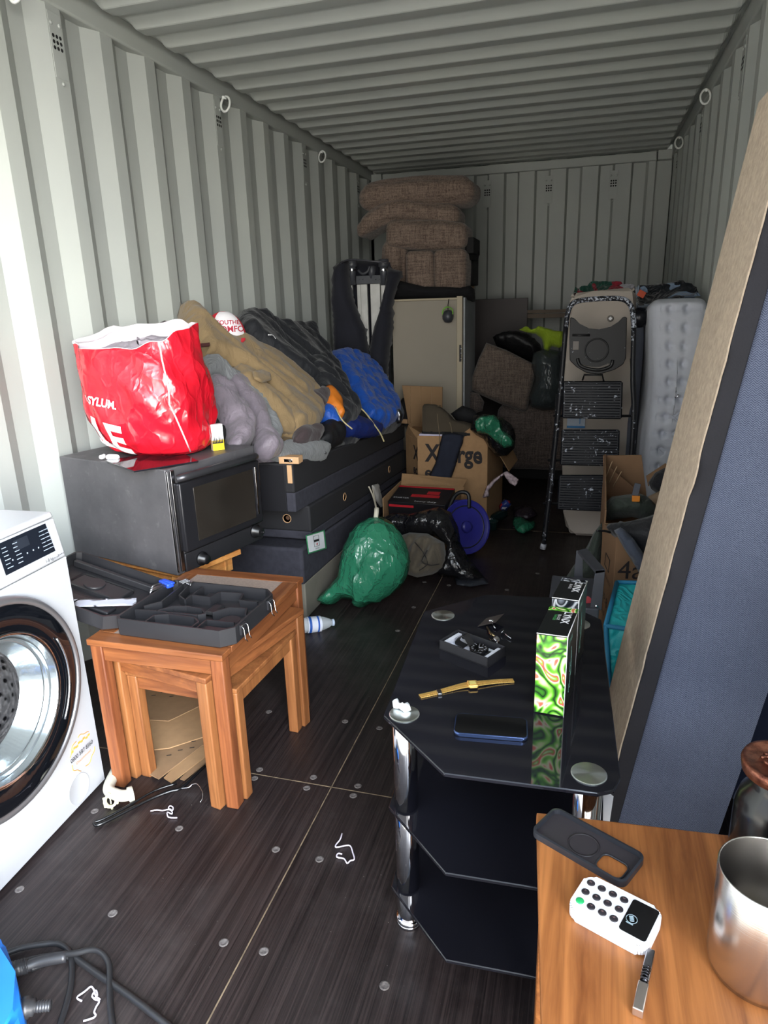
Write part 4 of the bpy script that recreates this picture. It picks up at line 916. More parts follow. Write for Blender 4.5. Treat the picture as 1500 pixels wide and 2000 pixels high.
vd = V((.05, 1, -.12)).normalized()
def lay(pp, r_, lift=.003):
    out_ = []
    for x, y in pp:
        o_ = CAM; d_ = ray(x, y).normalized(); h = bagbvh.ray_cast(o_, d_, 6)
        if h[0]: out_.append(h[0]-d_*lift)
    return out_
b = B(); b.tube(lay([(311,668),(316,700),(324,735),(330,765),(331,790),(342,812),(352,835),(362,858),(372,882)], 0), .0028, 6); obj('white_seam', b, P((232, 210, 214), .5), root)
def bagtext(s_, x0, y0, x1, y1, hpx, bold=.03):
    """lettering printed on the bag: starts at the point seen at (x0,y0), reads towards (x1,y1)"""
    h0 = bagbvh.ray_cast(CAM, ray(x0, y0).normalized(), 6)[0]; h1 = bagbvh.ray_cast(CAM, ray(x1, y1).normalized(), 6)[0]
    if not h0 or not h1: return None
    rg = (h1-h0).normalized(); u_ = (UP*1-rg*UP.dot(rg)).normalized()
    return h0, rg, u_, (h1-h0).length
g = bagtext('x', 200, 795, 229, 800, 20)
b = None
for s_, (x, y), (x1, y1), sz, k in (('ASYLUM.', (178, 788), (228, 800), .036, 1), ('SALE', (215, 862), (264, 884), .135, 2)):
    h0 = bagbvh.ray_cast(CAM, ray(x, y).normalized(), 6)[0]; h1 = bagbvh.ray_cast(CAM, ray(x1, y1).normalized(), 6)[0]
    if h0 and h1:
        rg = V((1, 0, -.18 if k == 1 else -.22)).normalized(); u_ = (UPZ-rg*UPZ.dot(rg)).normalized(); u_ = (u_-rg*.25 if k == 2 else u_).normalized()
        # end of the word sits at h1
        wdt = {1: .135, 2: .30}[k]; o_ = V((h1.x, BY-.25, h1.z))-rg*wdt
        if k == 2: o_ = V((h1.x, BY-.25, h1.z-.0))-rg*wdt
        b = text(s_, o_, rg, u_, sz, bvh=bagbvh, dirn=(0, 1, 0), bold=.02+.01*k, width=wdt, sub=3, b=b, lift=.0035)
if b: obj('white_lettering', b, P((232, 222, 224), .5, var=.03), root)
# white torn handle at the left rim
b = B(); pts = [bagf(u, .98)+V((0, 0, .006)) for u in [.30+.028*i for i in range(11)]]; b.tube(pts, .011, 8, rr=[.004+.008*math.sin(PI*i/10) for i in range(11)]); obj('rim_fold', b, P((226, 218, 222), .5), root)
# ---------------- bed bases stacked along the left wall ----------------
GREYF = P((58, 58, 66), .95, var=.15, vs=40, bump=.5, bs=420, bd=.001, spec=.15); BLKF = P((27, 27, 31), .8, var=.1, vs=20, bump=.2, bs=500, bd=.0006)
HESS = P((112, 108, 98), .9, var=.08, vs=12, bump=.3, bs=300)
def band(x0, x1, yf, yb, zf0, zf1, zb0, zb1, xf=None, bev=.006): 
    xf = xf if xf is not None else x1
    return B().hexa([V((x0, yf, zf0)), V((xf, yf, zf0)), V((x1, yb, zb0)), V((x0, yb, zb0)), V((x0, yf, zf1)), V((xf, yf, zf1)), V((x1, yb, zb1)), V((x0, yb, zb1))], bev)
GRP = 'grey and black bed bases stacked along the left wall'
r = thing('divan_bed', 'lowest bed base of the left stack, beige board below and grey fabric above', 'bed base', (.37, 3.2, 0), GRP)
obj('board_panel', band(.04, .70, 2.35, 4.08, .0, .165, .0, .10, .695), HESS, r); obj('fabric_side', band(.035, .706, 2.33, 4.10, .165, .33, .10, .215, .70, .014), GREYF, r)
r = thing('divan_bed', 'middle bed base of the left stack, with round wooden holes in its black rim', 'bed base', (.37, 3.3, .33), GRP)
obj('fabric_side', band(.06, .705, 2.44, 4.12, .332, .372, .217, .27, .70, .008), GREYF, r); cb_ = obj('black_rim', band(.06, .712, 2.43, 4.13, .372, .488, .27, .385, .705, .008), BLKF, r)
b = B(); b.hexa([V((.09, 2.46, .475)), V((.685, 2.46, .475)), V((.69, 4.1, .372)), V((.09, 4.1, .372)), V((.09, 2.46, .4895)), V((.685, 2.46, .4895)), V((.69, 4.1, .3865)), V((.09, 4.1, .3865))]); obj('black_cover', b, P((14, 14, 17), .6), cb_)
HOLEW = P((196, 156, 116), .7, var=.1)
for q, ax in ((V((.598, 2.4295, .428)), (0, -1, 0)), (V((.7085, 2.86, .412)), (1, 0, 0)), (V((.7100, 3.66, .362)), (1, 0, 0))):
    b = B(); b.lathe([(.020, 0), (.020, .003), (.017, .003), (.017, -.0), (.0005, -.0)], q+V(ax)*.001, ax, 24); h = obj('castor_hole', b, HOLEW, cb_)
    b = B(); b.lathe([(.009, 0), (.0005, 0.0004)], q+V(ax)*.0022+V((.004, 0, .003)), ax, 16, False); obj('hole_centre', b, P((90, 64, 46), .8), h)
r = thing('divan_bed', 'top bed base of the left stack, under the pile of coats', 'bed base', (.37, 3.2, .5), GRP)
obj('fabric_side', band(.05, .690, 2.325, 4.10, .490, .575, .388, .47, .688, .008), GREYF, r); tp_ = obj('black_rim', band(.05, .697, 2.315, 4.11, .575, .698, .47, .552, .692, .008), BLKF, r)
b = B().hexa([V((.05, 2.311, .495)), V((.655, 2.311, .495)), V((.655, 2.316, .495)), V((.05, 2.316, .495)), V((.05, 2.311, .69)), V((.655, 2.311, .69)), V((.655, 2.316, .69)), V((.05, 2.316, .69))], .001); obj('black_end_board', b, P((20, 20, 25), .5), r)
b = B(); b.box((.678, 2.312, .655), (.020, .006, .075), .001); obj('bare_wood', b, HOLEW, r)
r = thing('wood_block', 'small pale wood block with a bolt on the near end of the top bed base', 'wood block', Z(598, 915, .70))
c = V((.676, 2.337, .7115)); b = B(); b.box(c, (.085, .05, .028), .002, RZ(.05)); obj('block', b, HOLEW, r)
b = B(); b.box(c+V((.0, -.026, 0)), (.036, .003, .012), .001); b.lathe([(.006, 0), (.006, .012), (.004, .012), (.004, .03)], c+V((.004, -.026, 0)), (.5, -.8, .1), 10); obj('bolt', b, CHROME, r)
# white label with green edge
r = thing('warning_tag', 'white square tag with green edge hanging on the grey bed base', 'tag', X(618, 1075, .71))
def tp(px, py, x=.716): return X(px, py, x)
b = B().prism([tp(597, 1046), tp(633, 1035), tp(637, 1071), tp(602, 1082)], (.002, 0, 0)); obj('green_edge', b, P((46, 132, 84), .6), r)
def inset(pp, k): c = sum(pp, V())/len(pp); return [c+(p-c)*k for p in pp]
Q_ = [tp(597, 1046, .7185), tp(633, 1035, .7185), tp(637, 1071, .7185), tp(602, 1082, .7185)]
obj('white_face', B().prism(inset(Q_, .88), (.0008, 0, 0)), P((226, 226, 232), .6), r)
cq = sum(Q_, V())/4+V((.001, 0, 0)); b = B(); u_ = (Q_[1]-Q_[0]).normalized(); w_ = (Q_[0]-Q_[3]).normalized()
def rect(b, a0, a1, c0, c1, o=.0012): b.prism([cq+u_*a0+w_*c0, cq+u_*a1+w_*c0, cq+u_*a1+w_*c1, cq+u_*a0+w_*c1], (o, 0, 0))
rect(b, -.026, .026, .002, .012); rect(b, -.03, -.029, -.02, .03); rect(b, .029, .03, -.02, .03); rect(b, -.03, .03, .03, .031); rect(b, -.03, .03, -.021, -.02)
text('KEEP AWAY', cq-u_*.024-w_*.034, u_, w_, .009, b=b); obj('printed_symbol', b, INK, r)
b = B(); b.lathe([(.006, 0), (.0005, .001)], cq-w_*.010+u_*.004, (1, 0, 0), 14); obj('red_dot', b, P((200, 40, 40), .6), r)
# ---------------- pile of clothes on the top bed base ----------------
P0 = V((.05, 0, 1.27)); PN = V((.93, 0, 1)).normalized()
def SL(pp, lift=0): return [PLN(x, y, P0+PN*lift, PN) for x, y in pp]
DOWN = (.68, .12, -.66)
def cloth(name, label, cat, pp, mat, tf=.05, tb=.05, lift=0, r=.04, amp=.012, ns=6, seed=0, fa=.03, ff=13, fold=DOWN, quilt=None, res=.014, parent=None, group=None, cr=.004, cs=7):
    b = B(); b.inflate(SL(pp, lift), PN, tf, tb, r, res, amp, ns, seed, fold, fa, ff, quilt=quilt, cr=cr, cs=cs); o = obj(name, b, mat, parent)
    if parent is None: tag(o, label, cat, group)
    return o
DK = clothm((24, 25, 31))
cloth('clothes_bundle', 'bundle of dark clothing squashed under the blue puffer jacket', 'clothes', [(560,800),(620,790),(700,800),(765,815),(775,838),(740,850),(706,853),(692,872),(650,882),(612,868),(580,850)], DK, .05, .12, -.05, seed=3)
LIL = clothm((112, 104, 113), .4, 10, .03)
r0 = thing('padded_jacket', 'lilac-grey shiny padded jacket lowest in the pile, right of the red bag', 'jacket', SL([(470, 830)])[0])
cloth('jacket_body', 0, 0, [(388,705),(420,725),(455,755),(490,790),(512,830),(527,872),(560,890),(570,902),(530,898),(500,880),(470,872),(440,860),(400,820)], LIL, .06, .10, -.04, seed=5, parent=r0)
cloth('sleeve', 0, 0, [(398,742),(420,748),(445,775),(470,815),(490,850),(488,872),(462,882),(447,870),(440,835),(418,800),(398,775)], LIL, .07, .05, .01, seed=6, fa=.03, ff=14, parent=r0)
cloth('sleeve', 0, 0, [(428,738),(460,745),(492,775),(512,815),(524,855),(548,886),(530,895),(505,880),(488,835),(470,800),(445,765)], LIL, .06, .05, .02, seed=8, fa=.03, ff=14, parent=r0)
def cord():
    t = NT('corduroy'); f = t.noise(1, t.map((30, 420, 30)), 2); g = t.noise(10, None, 5); c = t.ramp(f, [(.35, srgb((88, 90, 92))), (.65, srgb((122, 124, 126)))])
    t.col(c); t.bump(t.math('ADD', f, t.math('MULTIPLY', g, 2)), .5, .004); return t.done(.9, 0, .2, 0, .2)
CORD = cord()
r0 = thing('corduroy_jacket', 'grey corduroy jacket with a buttoned cuff between the lilac and khaki coats', 'jacket', SL([(560, 860)])[0])
cloth('jacket_body', 0, 0, [(392,702),(420,710),(455,735),(485,755),(512,785),(530,825),(548,855),(545,872),(528,868),(514,835),(492,795),(462,765),(430,742),(396,738)], CORD, .05, .06, .03, seed=9, parent=r0)
cloth('sleeve', 0, 0, [(525,872),(548,864),(580,862),(615,864),(640,876),(643,884),(637,896),(612,899),(585,900),(556,896),(532,888)], CORD, .045, .05, .0, r=.05, seed=10, fold=(0, 1, 0), parent=r0)
b = B(); q = SL([(635, 884)], .03)[0]; b.lathe([(.008, 0), (.007, .003), (.0005, .003)], q, PN, 16); obj('button', b, STEEL, r0)
KH = clothm((126, 106, 76), .85, 7, .03); BRN = clothm((58, 48, 50))
r0 = thing('khaki_coat', 'khaki canvas coat with dark brown cuffs sprawled across the pile', 'coat', SL([(500, 740)])[0])
cloth('coat_body', 0, 0, [(351,590),(358,600),(378,612),(396,628),(418,656),(440,668),(472,672),(508,692),(540,715),(572,742),(600,765),(618,790),(626,825),(612,852),(580,856),(555,845),(535,805),(510,770),(478,738),(440,715),(400,698),(378,668),(362,640)], KH, .075, .08, .03, r=.05, seed=12, fa=.035, ff=8, parent=r0)
cloth('sleeve', 0, 0, [(470,685),(505,692),(545,722),(590,752),(616,768),(604,788),(585,795),(550,772),(515,745),(482,715)], KH, .06, .04, .06, r=.06, seed=14, fa=.03, parent=r0)
cloth('sleeve', 0, 0, [(455,715),(490,735),(525,770),(560,800),(585,828),(572,846),(552,838),(520,808),(490,775),(462,742)], KH, .055, .04, .05, r=.06, seed=15, fa=.03, parent=r0)
cloth('cuff', 0, 0, [(598,770),(615,762),(632,768),(641,782),(632,800),(616,798),(600,788)], BRN, .055, .04, .07, r=.04, seed=16, fa=.01, parent=r0)
cloth('cuff', 0, 0, [(586,806),(604,798),(622,806),(619,824),(600,832),(588,822)], BRN, .05, .04, .06, r=.04, seed=17, fa=.01, parent=r0)
cloth('cuff', 0, 0, [(574,838),(592,832),(616,838),(630,850),(622,864),(600,866),(575,860)], BRN, .05, .04, .05, r=.04, seed=18, fa=.01, parent=r0)
cloth('pocket_flap', 0, 0, [(492,726),(508,722),(528,730),(530,742),(512,748),(496,740)], KH, .012, .004, .125, r=.02, amp=.003, seed=19, fa=.0, parent=r0)
b = B(); q = SL([(388, 673), (408, 671), (409, 677), (389, 679)], .085); b.prism(q, PN*.006); obj('leather_patch', b, P((84, 44, 44), .6), r0)
# cap
r0 = thing('baseball_cap', 'red and white baseball cap with red lettering half under the khaki coat', 'cap', SL([(440, 655)])[0])
cc = PLN(440, 664, P0+PN*.04, PN); b = B(); cf = (CAM-cc).normalized(); cu = (V((0, 0, 1))-cf*cf.z).normalized(); cr = cu.cross(cf)
def dome(u, v, k=1.): a = 2*PI*u; e = v*PI/2; return cc+(cr*math.cos(a)+cf*math.sin(a))*.098*k*math.cos(e)+cu*.125*k*math.sin(e)
b.grid(dome, 40, 14, True); obj('crown', b, P((206, 34, 52), .8), r0)
b = B(); b.grid(lambda u, v: dome(.08+.26*u, .02+.80*v, 1.02), 20, 12); fb = b.bvh(); fp = obj('white_front', b, P((222, 218, 222), .8), r0)
b = text('SOUTHERN', cc+cf*.3-cr*.030+cu*.066, cr, cu, .026, bvh=fb, dirn=-cf, bold=.02, sub=2); b = text('COMFORT', cc+cf*.3-cr*.042+cu*.034, cr, cu, .036, bvh=fb, dirn=-cf, bold=.02, sub=2, b=b); obj('cap_lettering', b, P((170, 40, 60), .8), r0)
b = B(); b.grid(lambda u, v: cc+cr*math.cos(PI*(1-u))*(.088)+cf*(.085+.07*v*math.sin(PI*u))+cu*(.006-.03*v*math.sin(PI*u)), 24, 8); b.grid(lambda u, v: cc+cr*math.cos(PI*(1-u))*(.088)+cf*(.085+.07*v*math.sin(PI*u))+cu*(.003-.03*v*math.sin(PI*u)), 24, 8); obj('peak', b, P((206, 34, 52), .8), r0)
cloth('brown_collar', 'dark brown corner of clothing poking up behind the red bag rim', 'clothes', [(312,630),(330,628),(352,634),(363,632),(360,648),(345,660),(318,655)], BRN, .03, .05, .0, r=.04, seed=20)
BJ = clothm((25, 27, 32), .6, 7, .035)
r0 = thing('black_jacket', 'long black jacket draped over the pile below the wall, beside the cap', 'jacket', SL([(580, 720)])[0])
cloth('jacket_body', 0, 0, [(462,618),(480,614),(500,620),(520,633),(545,642),(590,640),(606,650),(614,668),(632,695),(655,735),(675,775),(690,800),(698,818),(684,826),(655,800),(640,775),(600,755),(560,728),(515,695),(485,672),(462,650),(458,632)], BJ, .08, .08, .02, r=.05, seed=22, fa=.03, ff=8, parent=r0)
cloth('sleeve', 0, 0, [(600,700),(622,690),(648,730),(672,775),(697,815),(694,824),(672,826),(650,800),(622,755)], BJ, .05, .05, .07, r=.06, seed=24, parent=r0)
b = B(); b.tube(smooth_pts(SL([(524, 654), (532, 655), (538, 662)], .11), 4), .003, 6); obj('white_drawcord', b, WHITE, r0)
ORG = P((206, 116, 34), .5, bump=.3, bs=60, bd=.006)
BL = clothm((26, 80, 172), .45, 14, .02); BLD = P((22, 40, 104), .5, bump=.3, bs=60, bd=.005)
r0 = thing('puffer_jacket', 'bright blue quilted puffer jacket with orange lining at the end of the pile', 'jacket', SL([(720, 780)])[0])
QD = ((.15, .6, -.75), .075, .022)
cloth('jacket_body', 0, 0, [(640,694),(660,690),(685,697),(712,712),(738,738),(755,768),(768,795),(774,815),(768,830),(752,838),(735,835),(712,822),(698,800),(680,772),(660,738),(645,712)], BL, .085, .09, -.02, r=.05, seed=26, fa=.012, quilt=QD, parent=r0)
cloth('jacket_hem', 0, 0, [(672,812),(700,822),(722,828),(742,836),(745,847),(720,850),(690,848),(668,838),(660,826)], BLD, .05, .05, .03, r=.04, seed=27, fa=.01, parent=r0)
cloth('sleeve', 0, 0, [(620,796),(640,788),(660,802),(670,818),(672,832),(655,836),(640,822),(624,808)], BL, .05, .05, .04, r=.05, seed=28, fa=.01, parent=r0)
cloth('orange_lining', 0, 0, [(628,754),(636,762),(650,775),(664,795),(668,818),(658,812),(645,796),(634,782)], ORG, .045, .03, .08, r=.03, amp=.008, seed=29, fa=.01, parent=r0)
b = B(); b.tube(smooth_pts(SL([(694, 790), (712, 804), (730, 828), (742, 845), (750, 862)], .075), 5), .004, 6); b.tube(smooth_pts(SL([(655, 795), (668, 820), (688, 838)], .10), 5), .0035, 6); obj('yellow_zip', b, P((190, 176, 130), .5), r0)
cloth('grey_garment', 'pale grey garment sticking out behind the blue puffer jacket', 'clothes', [(735,738),(755,748),(772,775),(782,795),(788,815),(782,832),(768,838),(762,800)], P((96, 104, 116), .9, bump=.3, bs=40), .03, .06, -.05, r=.05, seed=31)
cloth('black_gloves', 'black item lying between the khaki cuffs and the puffer jacket', 'clothes', [(615,838),(632,822),(655,832),(672,848),(668,866),(640,876),(618,868)], P((18, 19, 23), .6, bump=.4, bs=50, bd=.005), .06, .05, .0, r=.05, seed=32)
cloth('dark_cloth', 'black crumpled cloth squeezed between the red bag and the padded jacket', 'clothes', [(398,765),(415,775),(432,810),(444,850),(440,868),(412,872),(402,830)], BLKM, .04, .06, -.03, r=.05, seed=33)
# white straps and cloth hanging from the bed base
r0 = thing('white_strap', 'white cord and rag hanging from the bed base above the green sack', 'strap', X(735, 1000, .72))
b = B(); b.tube(smooth_pts([X(720, 950, .722), X(727, 965, .74), X(733, 985, .78), X(737, 1012, .83)], 5), .0045, 6); b.tube(smooth_pts([X(727, 950, .722), X(731, 970, .75), X(735, 990, .79), X(738, 1012, .83)], 5), .0035, 6); obj('cord', b, P((196, 186, 166), .8), r0)
b = B(); b.inflate([X(x, y, .73) for x, y in ((726, 948), (738, 944), (743, 962), (748, 985), (744, 992), (734, 978))], (1, -.3, 0), .012, .004, .02, .012, .006, 30, 3); obj('rag', b, P((168, 164, 158), .9), r0)
# ---------------- sacks and boxes along the middle of the floor ----------------
def plast(rgb, alpha=1., rough=.13, name='thin_plastic'):
    t = NT(name); t.col(srgb(rgb)); w_ = t.math('ADD', t.crease(9, .12), t.math('ADD', t.math('MULTIPLY', t.crease(26, .05), .24), t.math('MULTIPLY', t.crease(60, .02), .05))); t.bump(w_, .55, .028); t.b.inputs['Alpha'].default_value = alpha; return t.done(rough, 0, .7)
GRN = plast((46, 122, 92), .82); BIN = plast((20, 20, 23), 1., .2); BINC = plast((60, 64, 72), .55, .2)
def sack(name, label, cat, pp, mat, y=None, f=None, tf=.1, tb=.1, N=None, r=.1, amp=.03, ns=9, seed=1, fa=.015, ff=14, fold=(0, 0, 1), res=.016, parent=None, quilt=None, cr=.005, cs=8):
    q = [f(x, yy) if f else Y(x, yy, y) for x, yy in pp]; N = V(N) if N else V((.1, -1, .15))
    b = B(); b.inflate(q, N, tf, tb, r, res, amp, ns, seed, fold, fa, ff, quilt=quilt, cr=cr, cs=cs); lo = min(v.co.z for v in b.bm.verts)
    if lo < 0.001:
        for v in b.bm.verts: v.co.z = max(v.co.z, .0015)
    o = obj(name, b, mat, parent)
    if parent is None: tag(o, label, cat)
    return o
def ramp_y(y0, k):
    """a leaning plane: nearer at the bottom"""
    n = V((0, -1, k)).normalized(); p0 = V((0, y0, 0)); return lambda x, y: PLN(x, y, p0, n)
fg = ramp_y(2.50, .38)
r0 = thing('refuse_sack', 'knotted translucent green plastic sack on the floor beside the bed bases', 'sack', (.87, 2.62, 0))
sack('sack_body', 0, 0, [(738,1008),(752,1012),(768,1022),(782,1040),(793,1062),(800,1085),(800,1108),(794,1128),(780,1148),(762,1162),(745,1172),(742,1176),(725,1178),(703,1188),(694,1184),(690,1172),(668,1168),(655,1178),(640,1183),(624,1176),(622,1164),(632,1155),(648,1140),(662,1122),(665,1095),(672,1068),(684,1042),(700,1022),(720,1012)], GRN, f=fg, tf=.15, tb=.12, N=(.05, -1, .38), r=.15, amp=.03, seed=41, parent=r0)
sack('dark_contents', 0, 0, [(676,1108),(690,1106),(700,1114),(698,1128),(684,1132),(674,1124)], P((18, 26, 24), .5), f=ramp_y(2.40, .38), tf=.035, tb=.03, N=(.05, -1, .38), r=.04, amp=.01, seed=4, parent=r0)
b = B(); b.tube([fg(737, 1012)+V((0, -.03, 0)), fg(738, 1004)+V((0, -.02, .015)), fg(737, 1000)+V((0, -.01, .02))], .011, 8); obj('knot', b, P((190, 184, 168), .7), r0)
sack('rucksack', 'olive khaki bag with drawstrings spilling out of the black bin liner', 'bag', [(770,1050),(800,1040),(835,1042),(868,1060),(872,1090),(868,1110),(845,1122),(815,1128),(790,1120),(775,1095)], clothm((88, 80, 68)), f=ramp_y(2.86, .35), tf=.10, tb=.08, N=(0, -1, .35), r=.06, amp=.02, seed=43, fa=.06, ff=20, fold=(.5, 0, 1), cr=.012, cs=11, res=.012)
b = B(); q = ramp_y(2.86, .35); 
for pp in ([(822, 1055), (838, 1075), (845, 1095), (830, 1108)], [(845, 1070), (835, 1090), (850, 1098), (868, 1096)], [(800, 1065), (812, 1085), (806, 1105)]): b.tube(smooth_pts([q(x, y)+V((0, -.12, .03)) for x, y in pp], 4), .0022, 6)
tag(obj('drawstring', b, P((26, 24, 24), .8)), 'dark drawstrings lying over the olive bag', 'cord')
sack('bin_liner', 'crumpled glossy black bin liner between the green sack and the cable reel', 'bin liner', [(742,1012),(770,1002),(800,1004),(830,996),(858,990),(880,1000),(895,1030),(900,1062),(915,1090),(930,1112),(948,1130),(935,1138),(905,1140),(888,1128),(860,1126),(852,1115),(868,1090),(872,1066),(850,1048),(815,1045),(790,1050),(772,1046),(760,1030)], BIN, f=ramp_y(2.92, .35), tf=.11, tb=.08, N=(0, -1, .35), r=.09, amp=.05, ns=12, seed=44, fa=.04, ff=16, fold=(.5, 0, 1), res=.016)
sack('loose_plastic', 'thin black plastic offcut flat on the floor in front of the reel', 'plastic', [(885,1120),(905,1095),(925,1100),(950,1132),(955,1140),(918,1146),(892,1142)], BINC, f=lambda x, y: Z(x, y, .012), tf=.012, tb=.008, N=(0, 0, 1), r=.05, amp=.012, seed=45, fa=.006)
# cardboard tray with a boxed car battery charger
r0 = thing('cardboard_tray', 'open low cardboard carton holding a black and red box', 'carton', (.99, 3.42, 0))
def cb(a, c, bev=.001): return B().bb(a, c, bev)
T0, T1, TZ = V((.795, 3.22, 0)), V((1.17, 3.62, 0)), .29
for a, c in (((.795, 3.22, 0), (1.15, 3.225, .20)), ((.795, 3.60, 0), (1.17, 3.605, TZ)), ((.795, 3.22, 0), (.80, 3.6, TZ+.02)), ((1.15, 3.22, 0), (1.155, 3.6, .25)), ((.795, 3.22, 0), (1.15, 3.6, .005))): obj('carton_side', cb(a, c), CARD, r0)
obj('flap', B().hexa([V((.80, 3.595, TZ)), V((1.165, 3.595, TZ)), V((1.165, 3.60, TZ)), V((.8, 3.6, TZ)), V((.79, 3.66, TZ+.05)), V((1.18, 3.66, TZ+.03)), V((1.18, 3.665, TZ+.03)), V((.79, 3.665, TZ+.05))]), CARD, r0)
r0 = thing('printed_box', 'black box with red printing packed inside the low cardboard carton', 'box', (.98, 3.4, .006))
M = Matrix.Translation((.985, 3.40, .0)) @ Matrix.Rotation(-.06, 4, 'Z') @ Matrix.Rotation(.16, 4, 'X')
obj('carton', B(M).bb((-.165, -.10, .04), (.155, .12, .30), .002), P((22, 20, 24), .45), r0)
RED = P((182, 30, 42), .5)
b = B(M); b.bb((-.165, .10, .3002), (.155, .118, .301)); b.bb((-.16, -.1012, .272), (-.02, -.1002, .285)); b.bb((.02, .02, .3002), (.09, .06, .301)); b.bb((-.06, -.02, .3002), (.10, .012, .301)); b.bb((-.05, -.1012, .15), (-.02, -.1002, .2)); obj('red_print', b, RED, r0)
b = text('heavy duty', M @ V((-.02, -.085, .3004)), (1, -.06, 0), (0, 1, .16), .028, b=None); b = text('STARTER', M @ V((-.15, -.05, .3004)), (1, -.06, 0), (0, 1, .16), .022, b=b); obj('white_print', b, P((190, 190, 194), .5), r0)
# cable reel
r0 = thing('cable_reel', 'blue plastic cable reel wound with black cable on the floor', 'cable reel', (1.22, 3.32, 0))
rc = V((1.215, 3.30, .148)); ra = V((.62, -.70, .26)).normalized()
BLR = P((44, 44, 128), .35, spec=.5)
for o_, nm in ((.038, 'flange'), (-.038, 'flange')):
    b = B(); b.lathe([(.03, -.003), (.06, -.004), (.138, -.003), (.145, .004), (.147, .0), (.138, -.006), (.03, -.007)], rc+ra*o_, ra*(1 if o_ > 0 else -1), 56); obj(nm, b, BLR, r0)
b = B()
for k in range(9):
    o_ = -.032+.008*k; u_ = ra.orthogonal().normalized(); w_ = ra.cross(u_); rr_ = .112+.003*(k % 2); b.tube([rc+ra*o_+(u_*math.cos(a)+w_*math.sin(a))*rr_ for a in [2*PI*i/40 for i in range(40)]], .005, 6, True)
b.cyl(rc-ra*.034, rc+ra*.034, .108, n=40); obj('wound_cable', b, P((28, 30, 34), .5), r0)
b = B(); b.lathe([(.032, 0), (.03, .012), (.012, .014), (.0005, .014)], rc+ra*.040, ra, 24); obj('hub', b, BLR, r0)
b = B(); b.tube(smooth_pts([rc+V((-.08, .02, .09)), rc+V((-.05, .03, .16)), rc+V((-.01, .03, .185)), rc+V((.025, .03, .17)), rc+V((.03, .02, .1))], 6), .011, 8); obj('carry_handle', b, BLK, r0)
# navy cloth, big cartons
def printed(s_, o_, rg, sz, b=None, bold=.03, width=None): return text(s_, o_, rg, (0, 0, 1), sz, b=b, bold=bold, width=width, lift=.0015)
r0 = thing('moving_carton', 'large cardboard moving carton printed X-large, in the middle', 'carton', (1.07, 3.9, 0))
XF = [V((.868, 3.735, 0)), V((1.288, 3.715, 0)), V((1.335, 4.10, 0)), V((.93, 4.13, 0))]; XZ = .556
obj('carton_body', B().hexa(XF+[p+V((0, 0, XZ)) for p in XF], .003), CARD, r0)
fd2 = (XF[1]-XF[0]).normalized(); b = printed('X-large', XF[0]+fd2*.045+V((0, 0, .405)), fd2, .145, width=.345); b = printed('eco', XF[0]+fd2*.045+V((0, 0, .305)), fd2, .095, b=b); obj('black_print', b, P((38, 34, 36), .8), r0)
obj('front_flap', B().hexa([XF[1]+V((-.135, -.006, .40)), XF[1]+V((0, -.006, .35)), XF[1]+V((0, -.001, .35)), XF[1]+V((-.135, -.001, .40)), XF[1]+V((-.10, -.008, .595)), XF[1]+V((-.04, -.008, .60)), XF[1]+V((-.04, -.003, .60)), XF[1]+V((-.10, -.003, .595))]) if 0 else B().prism([XF[1]+fd2*x+V((0, -.001, z)) for x, z in ((-.135, .5), (-.003, .5), (-.003, .575), (-.05, .612), (-.10, .612), (-.135, .585))], (0, -.004, 0)), CARD, r0)
s2 = (XF[2]-XF[1]).normalized(); obj('side_flap', B().prism([XF[1]+s2*.02+V((.004, 0, .55)), XF[1]+s2*.34+V((.0, 0, .55)), XF[1]+s2*.33+V((.10, 0, .36)), XF[1]+s2*.10+V((.10, 0, .34))], (.004, 0, 0)), CARD, r0)
obj('purple_label', B().box(XF[0]+fd2*.10+V((0, .02, XZ+.006)), (.17, .05, .010), .001), P((196, 190, 214), .6), r0)
r0 = thing('moving_carton', 'second X-large carton, mostly hidden between the bed bases and the first', 'carton', (.78, 4.2, 0))
q = [V((.735, 3.98, 0)), V((.853, 3.80, 0)), V((.915, 4.46, 0)), V((.70, 4.46, 0))]; obj('carton_body', B().hexa(q+[p+V((0, 0, .52)) for p in q], .002), CARD, r0)
d3 = (q[1]-q[0]).normalized(); 
for tx_, z_, sz_ in (('X-l', .39, .12), ('ec', .30, .08)): obj('black_print', printed(tx_, q[1]-d3*.075+V((0, 0, z_)), d3, sz_), P((38, 34, 36), .8), r0)
obj('side_flap', B().prism([q[0]+V((0, 0, .52)), q[1]+V((0, 0, .52)), q[1]+V((.05, -.02, .545)), q[0]+V((.03, -.05, .58))], (0, 0, .004)), CARD, r0)
sack('navy_cloth', 'navy blue fabric strip hanging over the front of the X-large carton', 'cloth', [(864,848),(880,845),(906,850),(904,866),(898,880),(890,910),(880,938),(876,953),(858,950),(838,938),(840,925),(850,905),(856,880)], P((27, 32, 48), .9, bump=.3, bs=60), y=3.70, tf=.02, tb=.006, N=(0, -1, 0), r=.03, amp=.008, seed=51, fa=.008, res=.014)
sack('packing_tape', 'strips of white and red printed packing tape curling off the carton side', 'tape', [(942,972),(950,950),(965,935),(985,922),(990,920),(1002,928),(1013,936),(1011,944),(1006,950),(995,944),(988,934),(984,928),(968,942),(955,958),(956,970),(945,972)], P((168, 150, 156), .5, var=.4, vs=60), y=3.69, tf=.006, tb=.003, N=(0, -1, .1), r=.02, amp=.006, ns=30, seed=52, res=.01)
